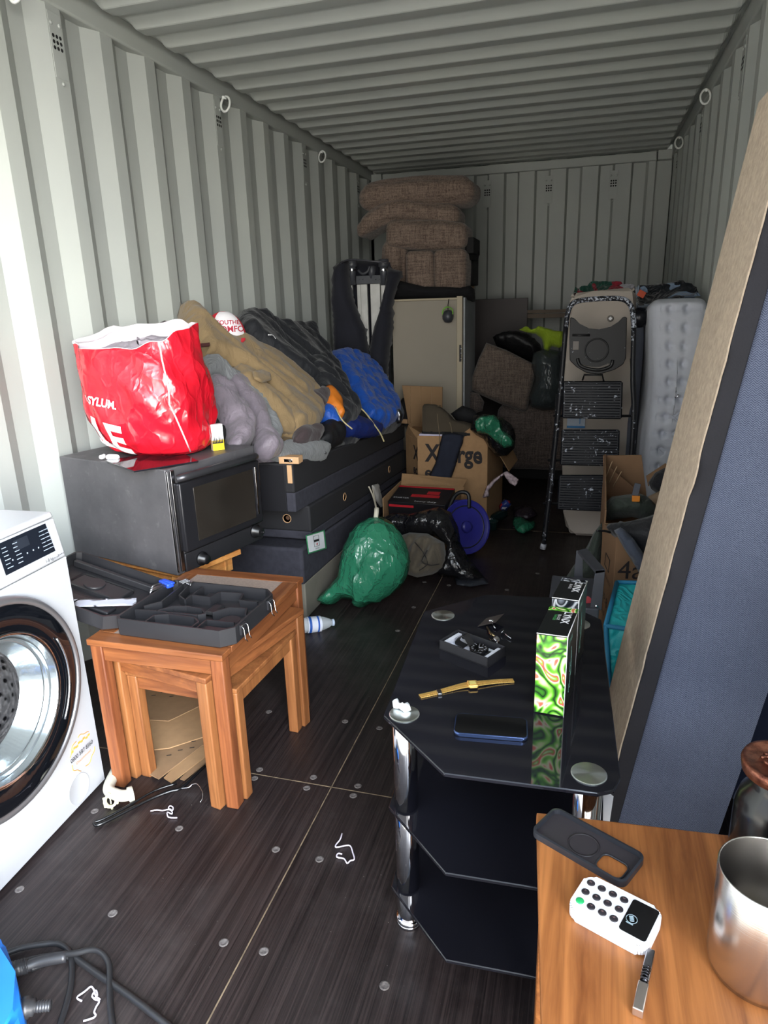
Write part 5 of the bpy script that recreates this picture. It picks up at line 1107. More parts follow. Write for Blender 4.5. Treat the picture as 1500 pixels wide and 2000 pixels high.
# boots
def boot(label, sole, L, ang, h, mat, col_name='boot', lace=None, tilt=0, solemat=None, sc=1.):
    M = Matrix.Translation(sole) @ Matrix.Rotation(ang, 4, 'Z') @ Matrix.Rotation(tilt, 4, 'Y'); r = thing('boot', label, 'boot', sole)
    prof = [(-.02, .050, .045, 0), (.03, .058, .042, 0), (.10, .050, .040, 0), (.16, .052, .046, 0), (.22, .050, .050, 0), (.27, .03, .034, 0)]
    # body: cross sections along x, heights vary from ankle shaft to toe
    xs = [(0.0, h, .036), (.02, h+.004, .042), (.06, h, .045), (.095, h-.02, .045), (.125, h*.72, .043), (.155, h*.50, .044), (.20, .075, .048), (.24, .062, .047), (.27, .05, .038), (.284, .03, .02)]
    b = B(M); NA = 20
    def f(u, v):
        k = v*(len(xs)-1); i = min(int(k), len(xs)-2); t = k-i; x, z, w_ = [xs[i][j]*(1-t)+xs[i+1][j]*t for j in range(3)]
        a = PI*u; c, s_ = math.cos(a), math.sin(a); p = V((x*L/.284, w_*math.copysign(abs(c)**.6, c), .018+(z-.018)*abs(s_)**.55)); q = noise.noise_vector(p*22+V((L, 0, 0)))*.006; return p+q*s_
    b.grid(f, NA, 44); ends = [f(i/(NA-1), 0) for i in range(NA)]; b.add(ends, [tuple(range(NA))]); ub = obj('upper', b, mat, r)
    b = B(M); o = [(x*L/.284, w_*1.12) for x, w_ in ((-.008, .02), (.0, .034), (.05, .040), (.12, .036), (.19, .046), (.24, .046), (.275, .034), (.294, .012))]; o = o+[(x, -y) for x, y in o[::-1]]; b.prism([(x, y, 0) for x, y in o], (0, 0, .022), .004); obj('sole', b, solemat or BLKM, r)
    b = B(M)
    for k in range(6): x = (.075+.018*k)*L/.284; z = h-.01-.02*k*h/.16; b.tube([(x, -.02, z+.006), (x+.012, .02, z+.002)], .0022, 5); b.tube([(x, .02, z+.006), (x+.012, -.02, z+.002)], .0022, 5)
    b.tube(smooth_pts([(.09, -.03, h*.8), (.10, -.055, h*.5), (.11, -.057, .0), (.11, -.058, -.06)], 4), .0022, 5); b.tube(smooth_pts([(.15, -.02, h*.55), (.18, -.056, h*.3), (.19, -.058, -.04)], 4), .0022, 5)
    obj('laces', b, lace or P((110, 98, 78), .8), r); return r
SUEDE = P((66, 58, 46), .95, var=.15, bump=.3, bs=60)
boot('brown suede lace-up boot lying on top of the X-large carton', V((.90, 3.78, .562)), .33, -.06, .17, SUEDE)
boot('black lace-up boot behind the brown one, heel raised towards the wall', V((*Z(778, 824, .522).xy, .522)), .31, -.12, .17, P((22, 20, 22), .6, bump=.2), lace=BLK, tilt=.22)
b = B(); b.box(Z(797, 822, .536), (.10, .055, .030), .002, RZ(-.1)); small('wood_block', 'pale wood block beside the black boot at the end of the coats', 'wood block', b, HOLEW)
sack('castor_bracket', 'grey metal castor bracket at the far end of the coat pile', 'bracket', [(772,802),(780,798),(786,810),(784,825),(776,828),(771,815)], STEEL, y=3.75, tf=.015, tb=.01, r=.02, amp=.004, seed=3, res=.01)
CARDP = P((142, 112, 80), .85, var=.06, vs=8)
b = B().prism([Y(x, y, 4.25) for x, y in ((785, 753), (864, 756), (863, 830), (800, 840))], (0, .012, 0)); q = obj('cardboard_sheet', b, CARDP); tag(q, 'creased cardboard sheet standing upright behind the boots', 'cardboard')
b = B()
for x in (801, 822, 843): b.tube([Y(x, 756, 4.247), Y(x, 826, 4.247)], .002, 5)
obj('crease', b, P((160, 130, 98), .85), q)
# black sack with green bag knotted on it
sack('bin_liner', 'full black bin liner hanging at the right corner of the X-large carton', 'bin liner', [(925,812),(950,808),(980,815),(1000,830),(1007,850),(1005,875),(990,890),(970,892),(955,875),(945,858),(930,850),(918,838)], BIN, y=3.70, tf=.09, tb=.14, N=(0, -1, .1), r=.1, amp=.03, seed=55, fa=.02)
sack('carrier_bag', 'scrunched green plastic carrier bag on top of the black bin liner', 'bag', [(926,822),(940,812),(965,810),(978,825),(982,840),(996,850),(1004,862),(1001,872),(985,876),(968,862),(950,848),(932,845),(927,835)], GRN, y=3.60, tf=.05, tb=.03, N=(0, -1, .2), r=.05, amp=.03, ns=18, seed=56, fa=.02, ff=22, res=.012)
sack('black_cloth', 'black cloth lying behind the brown boot beside the white cabinet', 'cloth', [(880,808),(903,792),(925,800),(938,815),(930,830),(900,832)], P((16, 16, 20), .85, bump=.3), y=3.95, tf=.05, tb=.06, r=.06, amp=.02, seed=57)
# litter on the floor beyond
b = B(); p = Z(965, 1012, .035); ax = V((.45, .85, .05)).normalized(); b.lathe([(.018, -.05), (.026, -.045), (.028, -.03), (.03, .05), (.03, .10), (.02, .115)], p, ax, 24)
r0 = thing('drinks_bottle', 'dark green bottle lying on its side by the carton, white cap forward', 'bottle', Z(968, 1012, 0)); obj('bottle_body', b, P((24, 40, 40), .25), r0); b = B(); b.lathe([(.0185, -.064), (.0185, -.048), (.0005, -.048)], p, ax, 20); b.lathe([(.0005, -.0645), (.0185, -.064)], p, ax, 20, False); obj('white_cap', b, WHITE, r0)
b = B(); p = Z(962, 1034, 0); b.lathe([(.0005, .001), (.026, .001), (.031, .05), (.034, .052), (.030, .053), (.024, .006), (.0005, .005)], p, (0, 0, 1), 24, False); small('plastic_cup', 'small dark green open cup standing in front of the fallen bottle', 'cup', b, P((32, 56, 54), .4))
def litter(): 
    t = NT('printed_wrapper'); f = t.noise(26, None, 2); t.col(t.ramp(f, [(.40, srgb((200, 200, 210))), (.44, srgb((40, 60, 130))), (.54, srgb((44, 66, 140))), (.58, srgb((180, 40, 40)))], 'CONSTANT')); return t.done(.4)
sack('sweet_wrapper', 'crumpled red, white and blue wrapper lying against the carton side', 'wrapper', [(974,988),(985,974),(996,978),(999,986),(990,996),(986,1008),(977,1002)], litter(), y=4.02, tf=.03, tb=.02, N=(0, -1, .4), r=.04, amp=.02, ns=30, seed=60, res=.012)
sack('carrier_bag', 'small piece of green plastic bag flat on the floor near the ladder foot', 'bag', [(1001,1014),(1018,1012),(1034,1022),(1046,1020),(1044,1028),(1034,1034),(1022,1038),(1008,1034),(1002,1024)], GRN, f=lambda x, y: Z(x, y, .03), tf=.02, tb=.025, N=(0, 0, 1), r=.04, amp=.02, ns=20, seed=61, res=.014)
sack('dark_wrapper', 'dark crumpled wrapper on the floor behind the green scrap', 'wrapper', [(1000,995),(1020,990),(1045,998),(1050,1006),(1030,1012),(1005,1008)], P((44, 36, 44), .3, bump=.6, bs=60, bd=.01), f=lambda x, y: Z(x, y, .02), tf=.02, tb=.02, N=(0, 0, 1), r=.04, amp=.02, ns=20, seed=62, res=.02)
# plastic water bottle
r0 = thing('water_bottle', 'clear plastic water bottle with blue label lying by the nest of tables', 'bottle', Z(625, 1220, 0))
a = Z(598, 1221, .032); c = Z(655, 1215, .02); ax = (c-a).normalized(); L = (c-a).length
cl = NT('clear_plastic'); cl.col((.75, .8, .85, 1)); cl.b.inputs['Alpha'].default_value = .38; CLR = cl.done(.08, 0, .8)
b = B(); b.lathe([(.012, -.03), (.030, -.028), (.033, -.02), (.032, 0), (.033, L*.42), (.030, L*.55), (.020, L*.78), (.0125, L*.86), (.0125, L*.88)], a, ax, 28); obj('bottle_body', b, CLR, r0)
b = B(); b.lathe([(.0338, L*.02), (.0338, L*.48)], a, ax, 28, False); obj('label_band', b, P((206, 210, 222), .5), r0)
b = B(); b.lathe([(.0345, L*.06), (.0345, L*.14)], a, ax, 28, False); b.lathe([(.0345, L*.34), (.0345, L*.40)], a, ax, 28, False); obj('blue_print', b, P((30, 84, 170), .5), r0)
b = B(); b.lathe([(.0145, L*.88), (.0148, L*.95), (.0005, L*.955)], a, ax, 20); obj('cap', b, P((186, 200, 222), .5), r0)
# ---------------- far end of the container ----------------
TW = tweed((92, 78, 70), (140, 122, 110), .45, 'cushion_weave'); TWD = tweed((70, 62, 60), (112, 100, 94), .45, 'sofa_weave')
def cush(name, label, cat, c, d, rot=None, r=.07, puff=.03, mat=TW, fn=None, seed=1, group=None, parent=None, n=22, nz=.012):
    b = B().cushion(c, d, r, puff, rot, n, nz, seed, 5, fn)
    o = obj(name, b, mat, parent)
    if parent is None: tag(o, label, cat, group)
    return o
GC = 'sofa cushions stacked in the far left corner'
# white cabinet with grey side, standing in front of the stack
CREAM = P((150, 142, 128), .55, var=.04, vs=3); CREAML = P((176, 164, 140), .5, var=.04)
r0 = thing('cabinet', 'pale beige panelled cabinet with grey side standing beyond the cartons', 'cabinet', (.78, 4.75, 0))
CY = 4.5; L_, Rt = Y(768, 700, CY).x, Y(893, 700, CY).x; Rr = Y(903, 700, CY).x
b = B(); b.bb((L_, CY+.02, 0), (Rr-.004, 4.98, 1.33), .003); obj('carcass', b, P((78, 78, 80), .6), r0)
b = B(); b.bb((L_, CY, .02), (Rt-.004, CY+.018, 1.322), .002); dr_ = obj('door', b, CREAM, r0)
b = B(); b.bb((Rt-.002, CY-.012, 0), (Rr, CY+.03, 1.345), .002); obj('frame_post', b, CREAML, r0)
b = B(); b.bb((Rr, CY+.03, 0), (Rr+.012, 4.98, 1.335), .002); obj('grey_side', b, P((160, 164, 168), .6, var=.15, vs=6), r0)
b = B(); b.bb((L_, CY-.006, 1.323), (Rt-.002, CY+.05, 1.336), .002); obj('top_edge', b, CREAML, r0)
q = Y(899, 690, CY-.014); b = B(); b.box(q, (.014, .006, .11), .001); lk = obj('lock_plate', b, P((26, 24, 24), .4, .4), r0)
b = B()
for dz in (-.035, 0, .03): b.lathe([(.006, 0), (.005, .004), (.0005, .004)], q+V((.006, -.004, dz)), (0, -1, 0), 10)
obj('screws', b, CHROME, lk)
r0 = thing('camping_lamp', 'small grey round lamp with green ring hanging on the cabinet', 'lamp', Y(875, 615, CY-.02))
q = Y(875, 617, CY-.04); b = B(); b.lathe([(.0005, -.045), (.022, -.040), (.036, -.02), (.038, 0), (.032, .02), (.02, .034), (.0005, .038)], q, (0, 0, 1), 24, False); obj('lamp_bulb', b, P((62, 64, 70), .35), r0)
b = B(); b.tube([q+V((.034*math.cos(a), -.01, .022+.034*math.sin(a))) for a in [2*PI*i/24 for i in range(24)]], .004, 6, True); obj('green_ring', b, P((120, 190, 60), .5), r0)
b = B(); b.tube([q+V((0, 0, .03)), q+V((0, .0, .07)), q+V((0, .03, .105))], .003, 6); obj('cord', b, INK, r0)
sack('black_cover', 'black fabric cover draped along the top of the beige cabinet', 'cover', [(768,560),(780,548),(800,553),(830,560),(870,560),(900,562),(918,558),(927,565),(928,588),(915,586),(897,585),(870,590),(850,586),(800,584),(770,585)], P((15, 15, 19), .95, bump=.3), y=4.62, tf=.10, tb=.20, r=.06, amp=.02, seed=70)
# seat section and cushions
OLD = .36
r0 = thing('sofa_section', 'brown tweed sofa back section standing upright on the cabinet, split in two panels', 'sofa part', (.75, 4.75, 1.4))
for xa, xb in ((790, 846), (846, 908)):
    a, c = Y(xa+1, 520, 4.62), Y(xb-1, 520, 4.62); cush('panel', 0, 0, ((a.x+c.x)/2, 4.76, 1.510), (c.x-a.x, .26, .275), r=.03, puff=.008, parent=r0, nz=.006)
b = B(); b.bb((Y(905, 520, 4.9).x, 4.90, 1.42), (Y(930, 520, 4.9).x-.02, 5.15, 1.66), .01); obj('dark_lining', b, BLKM, r0)
b = B(); p = Y(921, 500, 5.1); b.bb((p.x-.02, 5.1, 1.40), (p.x+.02, 5.12, 1.70)); b.bb((p.x-.045, 5.14, 1.36), (p.x-.01, 5.16, 1.66)); obj('wood_batten', b, P((150, 128, 100), .7), r0)
cush('sofa_cushion', 'narrow tweed cushion end seen left of the upright sofa section', 'cushion', ((Y(752, 500, 4.8).x+Y(792, 500, 4.8).x)/2, 4.85, 1.58), (.15, .3, .30), r=.05, seed=5, group=GC)
Rr3 = Matrix.Rotation(.07, 3, 'Y')
r0 = thing('sofa_cushion', 'thick tweed sofa cushion with torn black end lying on the upright section', 'cushion', (.78, 4.85, 1.72), GC)
a, c = Y(757, 455, 4.7), Y(910, 480, 4.7); cush('cushion_body', 0, 0, ((a.x+c.x)/2, 4.82, 1.750), (c.x-a.x, .34, .165), Rr3, r=.04, puff=.02, parent=r0)
b = B(); b.prism([Y(909, 466, 4.72), Y(932, 492, 4.9), Y(930, 508, 4.9), Y(908, 508, 4.72)], (.012, .02, 0)); b.bb((c.x, 4.72, 1.62), (c.x+.05, 5.0, 1.72), .004); obj('torn_lining', b, BLKM, r0)
def bend(q, p): q.z += .06*math.sin(PI*min(1, max(0, (p.x+1)*.62)))-.075*max(0, -p.x-.25)**1.2; return q
a, c = Y(699, 430, 4.75), Y(893, 430, 4.75)
cush('sofa_cushion', 'bent tweed cushion drooping at its left end, second from the top', 'cushion', ((a.x+c.x)/2, 4.88, 1.868), (c.x-a.x, .36, .140), r=.055, puff=.02, fn=bend, seed=7, group=GC)
a, c = Y(701, 380, 4.75), Y(922, 380, 4.75)
cush('sofa_cushion', 'topmost long tweed cushion, almost touching the ceiling rail', 'cushion', ((a.x+c.x)/2, 4.90, 2.034), (c.x-a.x, .38, .172), r=.075, puff=.02, seed=9, group=GC, fn=lambda q, p: q+V((0, 0, -.02*p.x*p.x)))
# folded gazebo in its open black bag
def gp(x, y, yy=4.42): return Y(x, y, yy)
r0 = thing('folded_gazebo', 'folded white-legged gazebo frame standing in an unzipped black bag', 'gazebo', (.36, 4.45, 0))
GB = clothm((32, 33, 42), .85, 4, .008)
GZ = 0.0
def bagside(pp, seed):
    b = B(); b.inflate([gp(x, y) for x, y in pp], (0, -1, 0), .09, .12, .06, .022, .012, 6, seed, (0, 0, 1), .01, 8); return b
obj('bag_left', bagside([(652,520),(668,510),(680,508),(682,540),(688,580),(700,612),(712,640),(718,672),(722,700),(722,745),(700,760),(662,760),(654,700),(652,620),(648,590),(650,550)], 71), GB, r0)
obj('bag_right', bagside([(760,512),(766,525),(786,530),(782,545),(772,570),(766,600),(768,640),(762,680),(758,720),(755,770),(722,768),(722,700),(724,670),(730,642),(742,605),(752,560),(756,530)], 72), GB, r0)
b = B(); b.inflate([gp(x, y, 4.66) for x, y in ((656, 515), (700, 506), (762, 512), (765, 560), (760, 900), (660, 900))], (0, -1, 0), .05, .10, .05, .05, .01, 5, 73); obj('bag_back', b, GB, r0)
b = B(); b.tube(smooth_pts([gp(664, 514, 4.36), gp(685, 507, 4.33), (gp(725, 510, 4.33)), gp(758, 513, 4.36)], 4), .006, 6); obj('bag_rim', b, P((60, 60, 66), .4), r0)
WH = P((206, 206, 202), .35, .2)
TUBE_X = [(684, 545), (701, 552), (708, 552), (714, 552), (727, 555), (733, 555), (739, 555), (749, 548)]
for i, (x, yt) in enumerate(TUBE_X):
    t0 = gp(x, yt, 4.50); w_ = .012 if 0 < i < 7 else .015; b = B(); b.bb((t0.x-w_, 4.50-w_, .05), (t0.x+w_, 4.50+w_, t0.z+.02), .002); obj('pole', b, WH, r0)
DG = P((70, 72, 78), .4)
for x in (687, 749):
    t0 = gp(x, 520, 4.48); b = B(); b.lathe([(.024, -.12), (.026, -.02), (.026, .0)], t0, (0, 0, 1), 20); b.lathe([(.034, 0), (.036, .01), (.036, .045), (.03, .05)], t0+V((0, 0, -.005)), (0, 0, 1), 20); k = obj('corner_joint', b, DG, r0)
    b = B(); b.lathe([(.0265, -.03), (.0265, -.018)], t0, (0, 0, 1), 20, False); obj('silver_band', b, CHROME, k)
t0 = gp(726, 530, 4.48); b = B(); b.lathe([(.02, -.05), (.026, 0), (.026, .03), (.02, .035)], t0, (0, 0, 1), 16); a, c = gp(696, 545, 4.47), gp(744, 545, 4.47); b.bb((a.x, 4.46, a.z-.035), (c.x, 4.52, a.z+.02), .003)
b.tube(smooth_pts([gp(700, 528, 4.45), gp(708, 535, 4.44), gp(718, 530, 4.44), gp(722, 520, 4.45)], 4), .008, 8); obj('centre_bracket', b, DG, r0)
b = B(); 
for x in (702, 709, 734, 741): b.lathe([(.004, 0), (.0005, .002)], gp(x, 546, 4.459), (0, -1, 0), 8)
obj('rivets', b, CHROME, r0)
# dark board behind
r0 = B(); a, c = Y(926, 585, 5.55), Y(1031, 583, 5.55); r0.bb((a.x, 5.55, 0), (c.x, 5.58, a.z), .002); tag(obj('dark_board', r0, P((44, 32, 32), .5, var=.1)), 'dark brown board standing on end right of the beige cabinet', 'board')
# wooden slatted frame
r0 = thing('bed_slats', 'pale wooden slats standing behind the yellow vest and black sacks', 'slats', (1.55, 5.6, 0))
for yy, h in ((610, .016), (619, .022)): a, c = Y(1030, yy, 5.5), Y(1115, yy+1, 5.5); b = B(); b.bb((a.x, 5.5, a.z-h/2), (c.x, 5.53, a.z+h), .002); obj('slat', b, P((112, 98, 84), .7), r0)
b = B(); a = Y(1098, 640, 5.45); b.hexa([V((a.x, 5.46, 0)), V((a.x+.05, 5.46, 0)), V((a.x+.05, 5.49, 0)), V((a.x, 5.49, 0)), V((a.x+.06, 5.46, 1.2)), V((a.x+.11, 5.46, 1.2)), V((a.x+.11, 5.49, 1.2)), V((a.x+.06, 5.49, 1.2))]); obj('upright', b, P((80, 66, 60), .7), r0)
# sofa base and tilted cushions
cush('sofa', 'dark tweed sofa base on the floor at the back of the container', 'sofa part', (1.60, 5.15, .335), (.80, .56, .47), r=.06, puff=.02, mat=TWD, seed=3, n=26)
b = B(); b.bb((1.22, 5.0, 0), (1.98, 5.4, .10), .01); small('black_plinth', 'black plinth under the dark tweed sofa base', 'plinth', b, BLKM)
pp = [(950,669),(990,684),(1045,712),(1046,730),(1036,770),(1030,800),(1022,805),(980,790),(940,772),(921,762),(922,735),(935,700)]
o = sack('sofa_cushion', 'square tweed cushion tilted on the sofa base beside the black sacks', 'cushion', pp, tweed((84, 74, 68), (128, 114, 104), .45, 'cushion_weave2'), y=4.86, tf=.06, tb=.16, N=(.0, -1, .25), r=.035, amp=.006, seed=81, fa=0, cr=.002, quilt=None)
sack('cushion_roll', 'end of a grey rolled cushion tucked under the tilted tweed cushion', 'cushion', [(918,765),(935,768),(946,785),(942,803),(925,808),(915,795)], TWD, y=4.78, tf=.05, tb=.2, r=.05, amp=.004, seed=82, fa=0, cr=0)
sack('bin_liner', 'black bin liner lying on top of the tilted tweed cushion', 'bin liner', [(962,658),(985,648),(1010,646),(1035,655),(1055,672),(1062,690),(1048,712),(1030,704),(995,688),(970,676)], P((17, 17, 20), .5, bump=.5, bs=30, bd=.01), y=5.0, tf=.12, tb=.1, N=(0, -1, .3), r=.09, amp=.04, seed=83, fa=.02)
sack('clear_sack', 'grey semi-transparent plastic sack stuffed with clothes beside the ladder', 'sack', [(1040,690),(1065,680),(1098,686),(1105,720),(1100,770),(1090,800),(1060,802),(1038,795),(1033,775),(1045,740),(1038,715)], plast((66, 74, 76), .8, .25), y=4.8, tf=.14, tb=.12, N=(0, -1, .1), r=.12, amp=.04, seed=84, fa=.03)
HV = clothm((150, 176, 40), .7, 9, .03)
sack('hi_vis_vest', 'fluorescent yellow-green garment lying across the black sacks', 'vest', [(1014,644),(1028,636),(1040,644),(1052,636),(1066,640),(1085,646),(1104,648),(1104,672),(1092,680),(1078,676),(1070,686),(1062,682),(1058,662),(1046,652),(1030,650)], HV, y=4.75, tf=.05, tb=.05, N=(0, -1, .4), r=.05, amp=.03, seed=85, fa=.03, ff=14)
# beige upright mattress topper behind the ladder
TOP = P((182, 172, 162), .8, var=.05, vs=5, bump=.12, bs=300)
def frontshape(pp, y, thick, mat, name, label, cat, parent=None, bev=.02):
    b = B(); b.prism([Y(x, yy, y) for x, yy in pp][::-1], (0, thick, 0), bev); o = obj(name, b, mat, parent)
    if parent is None: tag(o, label, cat)
    return o
r0 = thing('cabin_bed_panel', 'pale beige padded panel standing upright behind the step ladder', 'panel', (1.85, 3.75, 0))
frontshape([(1114,580),(1118,573),(1160,568),(1236,561),(1243,566),(1242,640),(1236,800),(1228,960),(1190,1042),(1172,1050),(1120,1048),(1106,1036),(1100,1000),(1098,900),(1103,700)], 3.70, .16, TOP, 'padded_panel', 0, 0, r0)
q = Y(1192, 622, 3.695); b = B(); b.lathe([(.016, 0), (.016, .004), (.010, .006), (.009, .004), (.0005, .004)], q, (0, -1, 0), 24); rv = obj('metal_eyelet', b, P((120, 114, 110), .4, .6), r0); b = B(); b.box(q+V((0, -.006, 0)), (.014, .002, .014), .0005, Matrix.Rotation(PI/4, 3, 'Y')); obj('bright_centre', b, P((240, 240, 245), .3), rv)
q = Y(1125, 826, 3.694); b = B(); b.box(q, (.095, .003, .055), 0); lb_ = obj('care_label', b, P((178, 190, 206), .6), r0); b = B(); b.box(q+V((0, -.0005, -.022)), (.095, .004, .012)); b.box(q+V((.02, -.0005, .01)), (.004, .004, .03)); obj('blue_band', b, P((64, 132, 190), .6), lb_)
r0b = B(); q = Y(1249, 622, 3.72); r0b.lathe([(.0005, -.05), (.03, -.042), (.048, -.015), (.05, .01), (.04, .035), (.02, .05), (.0005, .054)], q, (0, 0, 1), 24, False); r0b.cyl(q+V((-.03, 0, 0)), q+V((-.01, .03, -.12)), .01); small('ball_knob', 'shiny black ball knob wedged between the beige panel and the mattress', 'knob', r0b, P((42, 42, 48), .2, .3))
# mattress
MT = NT('mattress_ticking'); f = MT.noise(3); MT.col(MT.ramp(f, [(.3, srgb((188, 192, 204))), (.7, srgb((206, 209, 218)))])); MT.bump(MT.noise(9, None, 4), .35, .02); MT = MT.done(.85, 0, .25, 0, .2)
r0 = thing('mattress', 'grey-white mattress standing on its side against the right wall', 'mattress', (2.15, 3.9, 0))
MY = 3.55; x0m, x1m = Y(1262, 750, MY).x, Y(1372, 750, MY).x
MZ = 1.285; tuft = [(i, j) for i in range(2) for j in range(14)]
def matt(q, p):
    # tufted end face
    if p.y < -.999:
        d = 0
        for i in range(2):
            xx = -.28+.5*i
            for j in range(15):
                zz = .93-j*.135; d = max(d, math.exp(-(((p.x-xx)*1.0)**2/.012+((p.z-zz)**2)/.0008)))
        q.y += .034*d+.022*(1-abs(math.sin(PI*(p.z-.93)/.135)))**5*(1 if -.62 < p.x < .75 else .4)-.006
        q.y -= .02*(1-p.x*p.x)
    q.x += .012*math.sin(p.z*5)*(1 if p.x < 0 else .3)+.03*max(0, -p.z)
    return q
t = bmesh.new(); 
b = B(); b.cushion(((x0m+x1m)/2, MY+.65, MZ/2), (x1m-x0m, 1.3, MZ), .05, .012, None, 90, .0, 1, 6, matt); obj('mattress_body', b, MT, r0)
b = B()
for xx in (x0m+.035, x1m-.02): b.tube(smooth_pts([V((xx+.012*math.sin((z/MZ*2-1)*5)*(1 if xx < 2.1 else .3)+.03*max(0, -(z/MZ*2-1)), MY+.004, z)) for z in [.03+i*(MZ-.08)/16 for i in range(17)]], 2), .005, 6)
obj('piping', b, P((205, 207, 214), .8), r0)
q = Y(1320, 772, MY-.03); b = B(); b.lathe([(.013, 0), (.013, .004), (.008, .006), (.0075, .002), (.0005, .002)], q, (0, -1, 0), 20); obj('air_vent', b, CHROME, r0)
a, c = Y(1317, 815, MY-.022), Y(1296, 885, MY-.022); b = B(); b.hexa([c+V((-.025, 0, 0)), c+V((.025, 0, 0)), c+V((.025, .02, 0)), c+V((-.025, .02, 0)), a+V((-.025, 0, 0)), a+V((.025, 0, 0)), a+V((.025, .02, 0)), a+V((-.025, .02, 0))], .004)
for p in (a, c):
    b.box(p+V((0, -.002, 0)), (.055, .008, .05), .002)
    b.tube([p+V((-.022, -.008, -.02)), p+V((.022, -.008, .02))], .002, 5); b.tube([p+V((.022, -.008, -.02)), p+V((-.022, -.008, .02))], .002, 5)
obj('handle', b, P((190, 194, 206), .85), r0)
# second, hidden mattress edge (grey) left of it
cush('padded_board', 'grey padded board edge in the gap left of the mattress', 'board', (x0m-.045, MY+.75, .60), (.075, 1.2, 1.2), r=.03, puff=.005, mat=P((92, 96, 108), .9), seed=4, n=10)
# patterned blankets on top
def blk(cols, sc=9):
    t = NT('patterned_fleece'); f = t.noise(sc, None, 1, .4, .6); t.col(t.ramp(f, cols, 'CONSTANT')); t.bump(t.ridge(12, 1.4), .6, .02); return t.done(.95, 0, .2, 0, .3)
sack('red_blanket', 'red and green patterned cloth bundled on top of the beige panel', 'blanket', [(1120,572),(1122,565),(1145,560),(1160,553),(1175,554),(1190,556),(1215,556),(1243,562),(1242,570),(1200,572),(1160,574)], blk([(0, srgb((20, 60, 50))), (.47, srgb((120, 26, 40))), (.60, srgb((150, 150, 156)))]), y=3.78, tf=.08, tb=.10, N=(0, -1, .5), r=.04, amp=.02, seed=90, fa=.02)
sack('patterned_blanket', 'black and pale blue patterned blanket along the top of the mattress', 'blanket', [(1240,562),(1262,562),(1290,560),(1320,554),(1345,556),(1362,566),(1368,578),(1345,578),(1320,578),(1290,582),(1270,592),(1250,592),(1243,582)], blk([(0, srgb((14, 18, 24))), (.52, srgb((110, 128, 150)))], 11), y=3.66, tf=.08, tb=.14, N=(0, -1, .5), r=.05, amp=.02, seed=91, fa=.02)
b = B(); b.box(Y(1253, 574, 3.55), (.035, .006, .03), .001, Matrix.Rotation(.5, 3, 'Y')); small('orange_label', 'small orange label on the blanket between panel and mattress', 'label', b, P((170, 66, 36), .7))
# step ladder
def speck(base, amt, sc=70):
    t = NT('paint_splashed'); f = t.noise(sc, None, 3, .6); g = t.noise(9, None, 3, .6); h = t.math('ADD', t.math('MULTIPLY', f, .6), t.math('MULTIPLY', g, .4))
    t.col(t.ramp(h, [(amt, srgb(base)), (amt+.015, srgb((176, 182, 196)))])); return t.done(.45, .1, .4)
LBLK = speck((28, 29, 34), .60); LSPK = speck((30, 31, 38), .51, 90); LTR = speck((20, 23, 32), .595, 60)
r0 = thing('step_ladder', 'black four-tread folding step ladder splashed with white paint', 'ladder', (1.82, 3.5, 0))
LY0, LK = 3.38, .075   # front frame leans back as it rises
ln_ = V((0, -1, LK)).normalized()
def lp(x, y, o=0): return PLN(x, y, V((0, LY0, 0)), ln_)+ln_*o
loop = [(1062, 1064), (1078, 930), (1095, 760), (1105, 640), (1110, 608), (1120, 592), (1140, 586), (1180, 583), (1215, 584), (1230, 594), (1236, 612), (1238, 640), (1236, 740), (1238, 800), (1234, 880), (1228, 960), (1222, 1040)]
b = B(); N1 = 4; b.tube(smooth_pts([lp(x, y, .0) for x, y in loop[3:12]], 6), .0125, 10); obj('top_rail', b, LSPK, r0)
for seg in (loop[:4], loop[11:]): b = B(); b.tube(smooth_pts([lp(x, y) for x, y in seg], 5), .0125, 10); obj('side_rail', b, LBLK, r0)
for seg, yy in (([(1062, 1050), (1073, 950), (1086, 840), (1090, 770)], 3.52), ([(1235, 700), (1240, 800), (1236, 900), (1230, 990)], 3.55)): b = B(); b.tube([Y(x, y, yy) for x, y in seg], .012, 8); obj('rear_leg', b, LBLK, r0)
b = B()
for yy in (813, 900, 985): b.tube([lp(1080+(813-yy)*.12, yy, -.02), lp(1236, yy, -.02)], .007, 8)
b.tube([lp(1138, 742, .0), lp(1141, 732, .03), lp(1176, 732, .03), lp(1179, 744, 0)], .005, 6); obj('cross_brace', b, BLK, r0)
# tray at the top
tp_ = [(1114,620),(1122,622),(1132,634),(1150,643),(1170,645),(1192,640),(1208,630),(1217,619),(1224,620),(1222,700),(1216,712),(1200,722),(1170,731),(1145,728),(1125,716),(1113,704),(1112,660)]
b = B(); b.prism([lp(x, y, .012) for x, y in tp_], ln_*.018, .003); tr = obj('tool_tray', b, speck((13, 13, 17), .62, 80), r0)
b = B(); b.tube(smooth_pts([lp(1128, 700, .034), lp(1133, 713, .036), lp(1150, 720, .036), lp(1172, 722, .036), lp(1192, 715, .036), lp(1196, 703, .034)], 4), .008, 8)
c = lp(1165, 684, .03); b.lathe([(.056, 0), (.058, .004), (.052, .004), (.050, 0)], c, ln_, 36, False); b.tube([lp(1118, 655, .034), lp(1152, 655, .034)], .006, 8); obj('tray_ribs', b, BLK, tr)
b = B(); b.box(lp(1125, 675, .032), (.028, .003, .042), .001); obj('tray_window', b, P((120, 114, 110), .6), tr)
b = B(); b.tube(smooth_pts([lp(1132, 712, .031), lp(1150, 717, .031), lp(1170, 718, .031), lp(1190, 711, .031)], 4), .006, 6); obj('grip_slot', b, P((116, 110, 106), .6), tr)
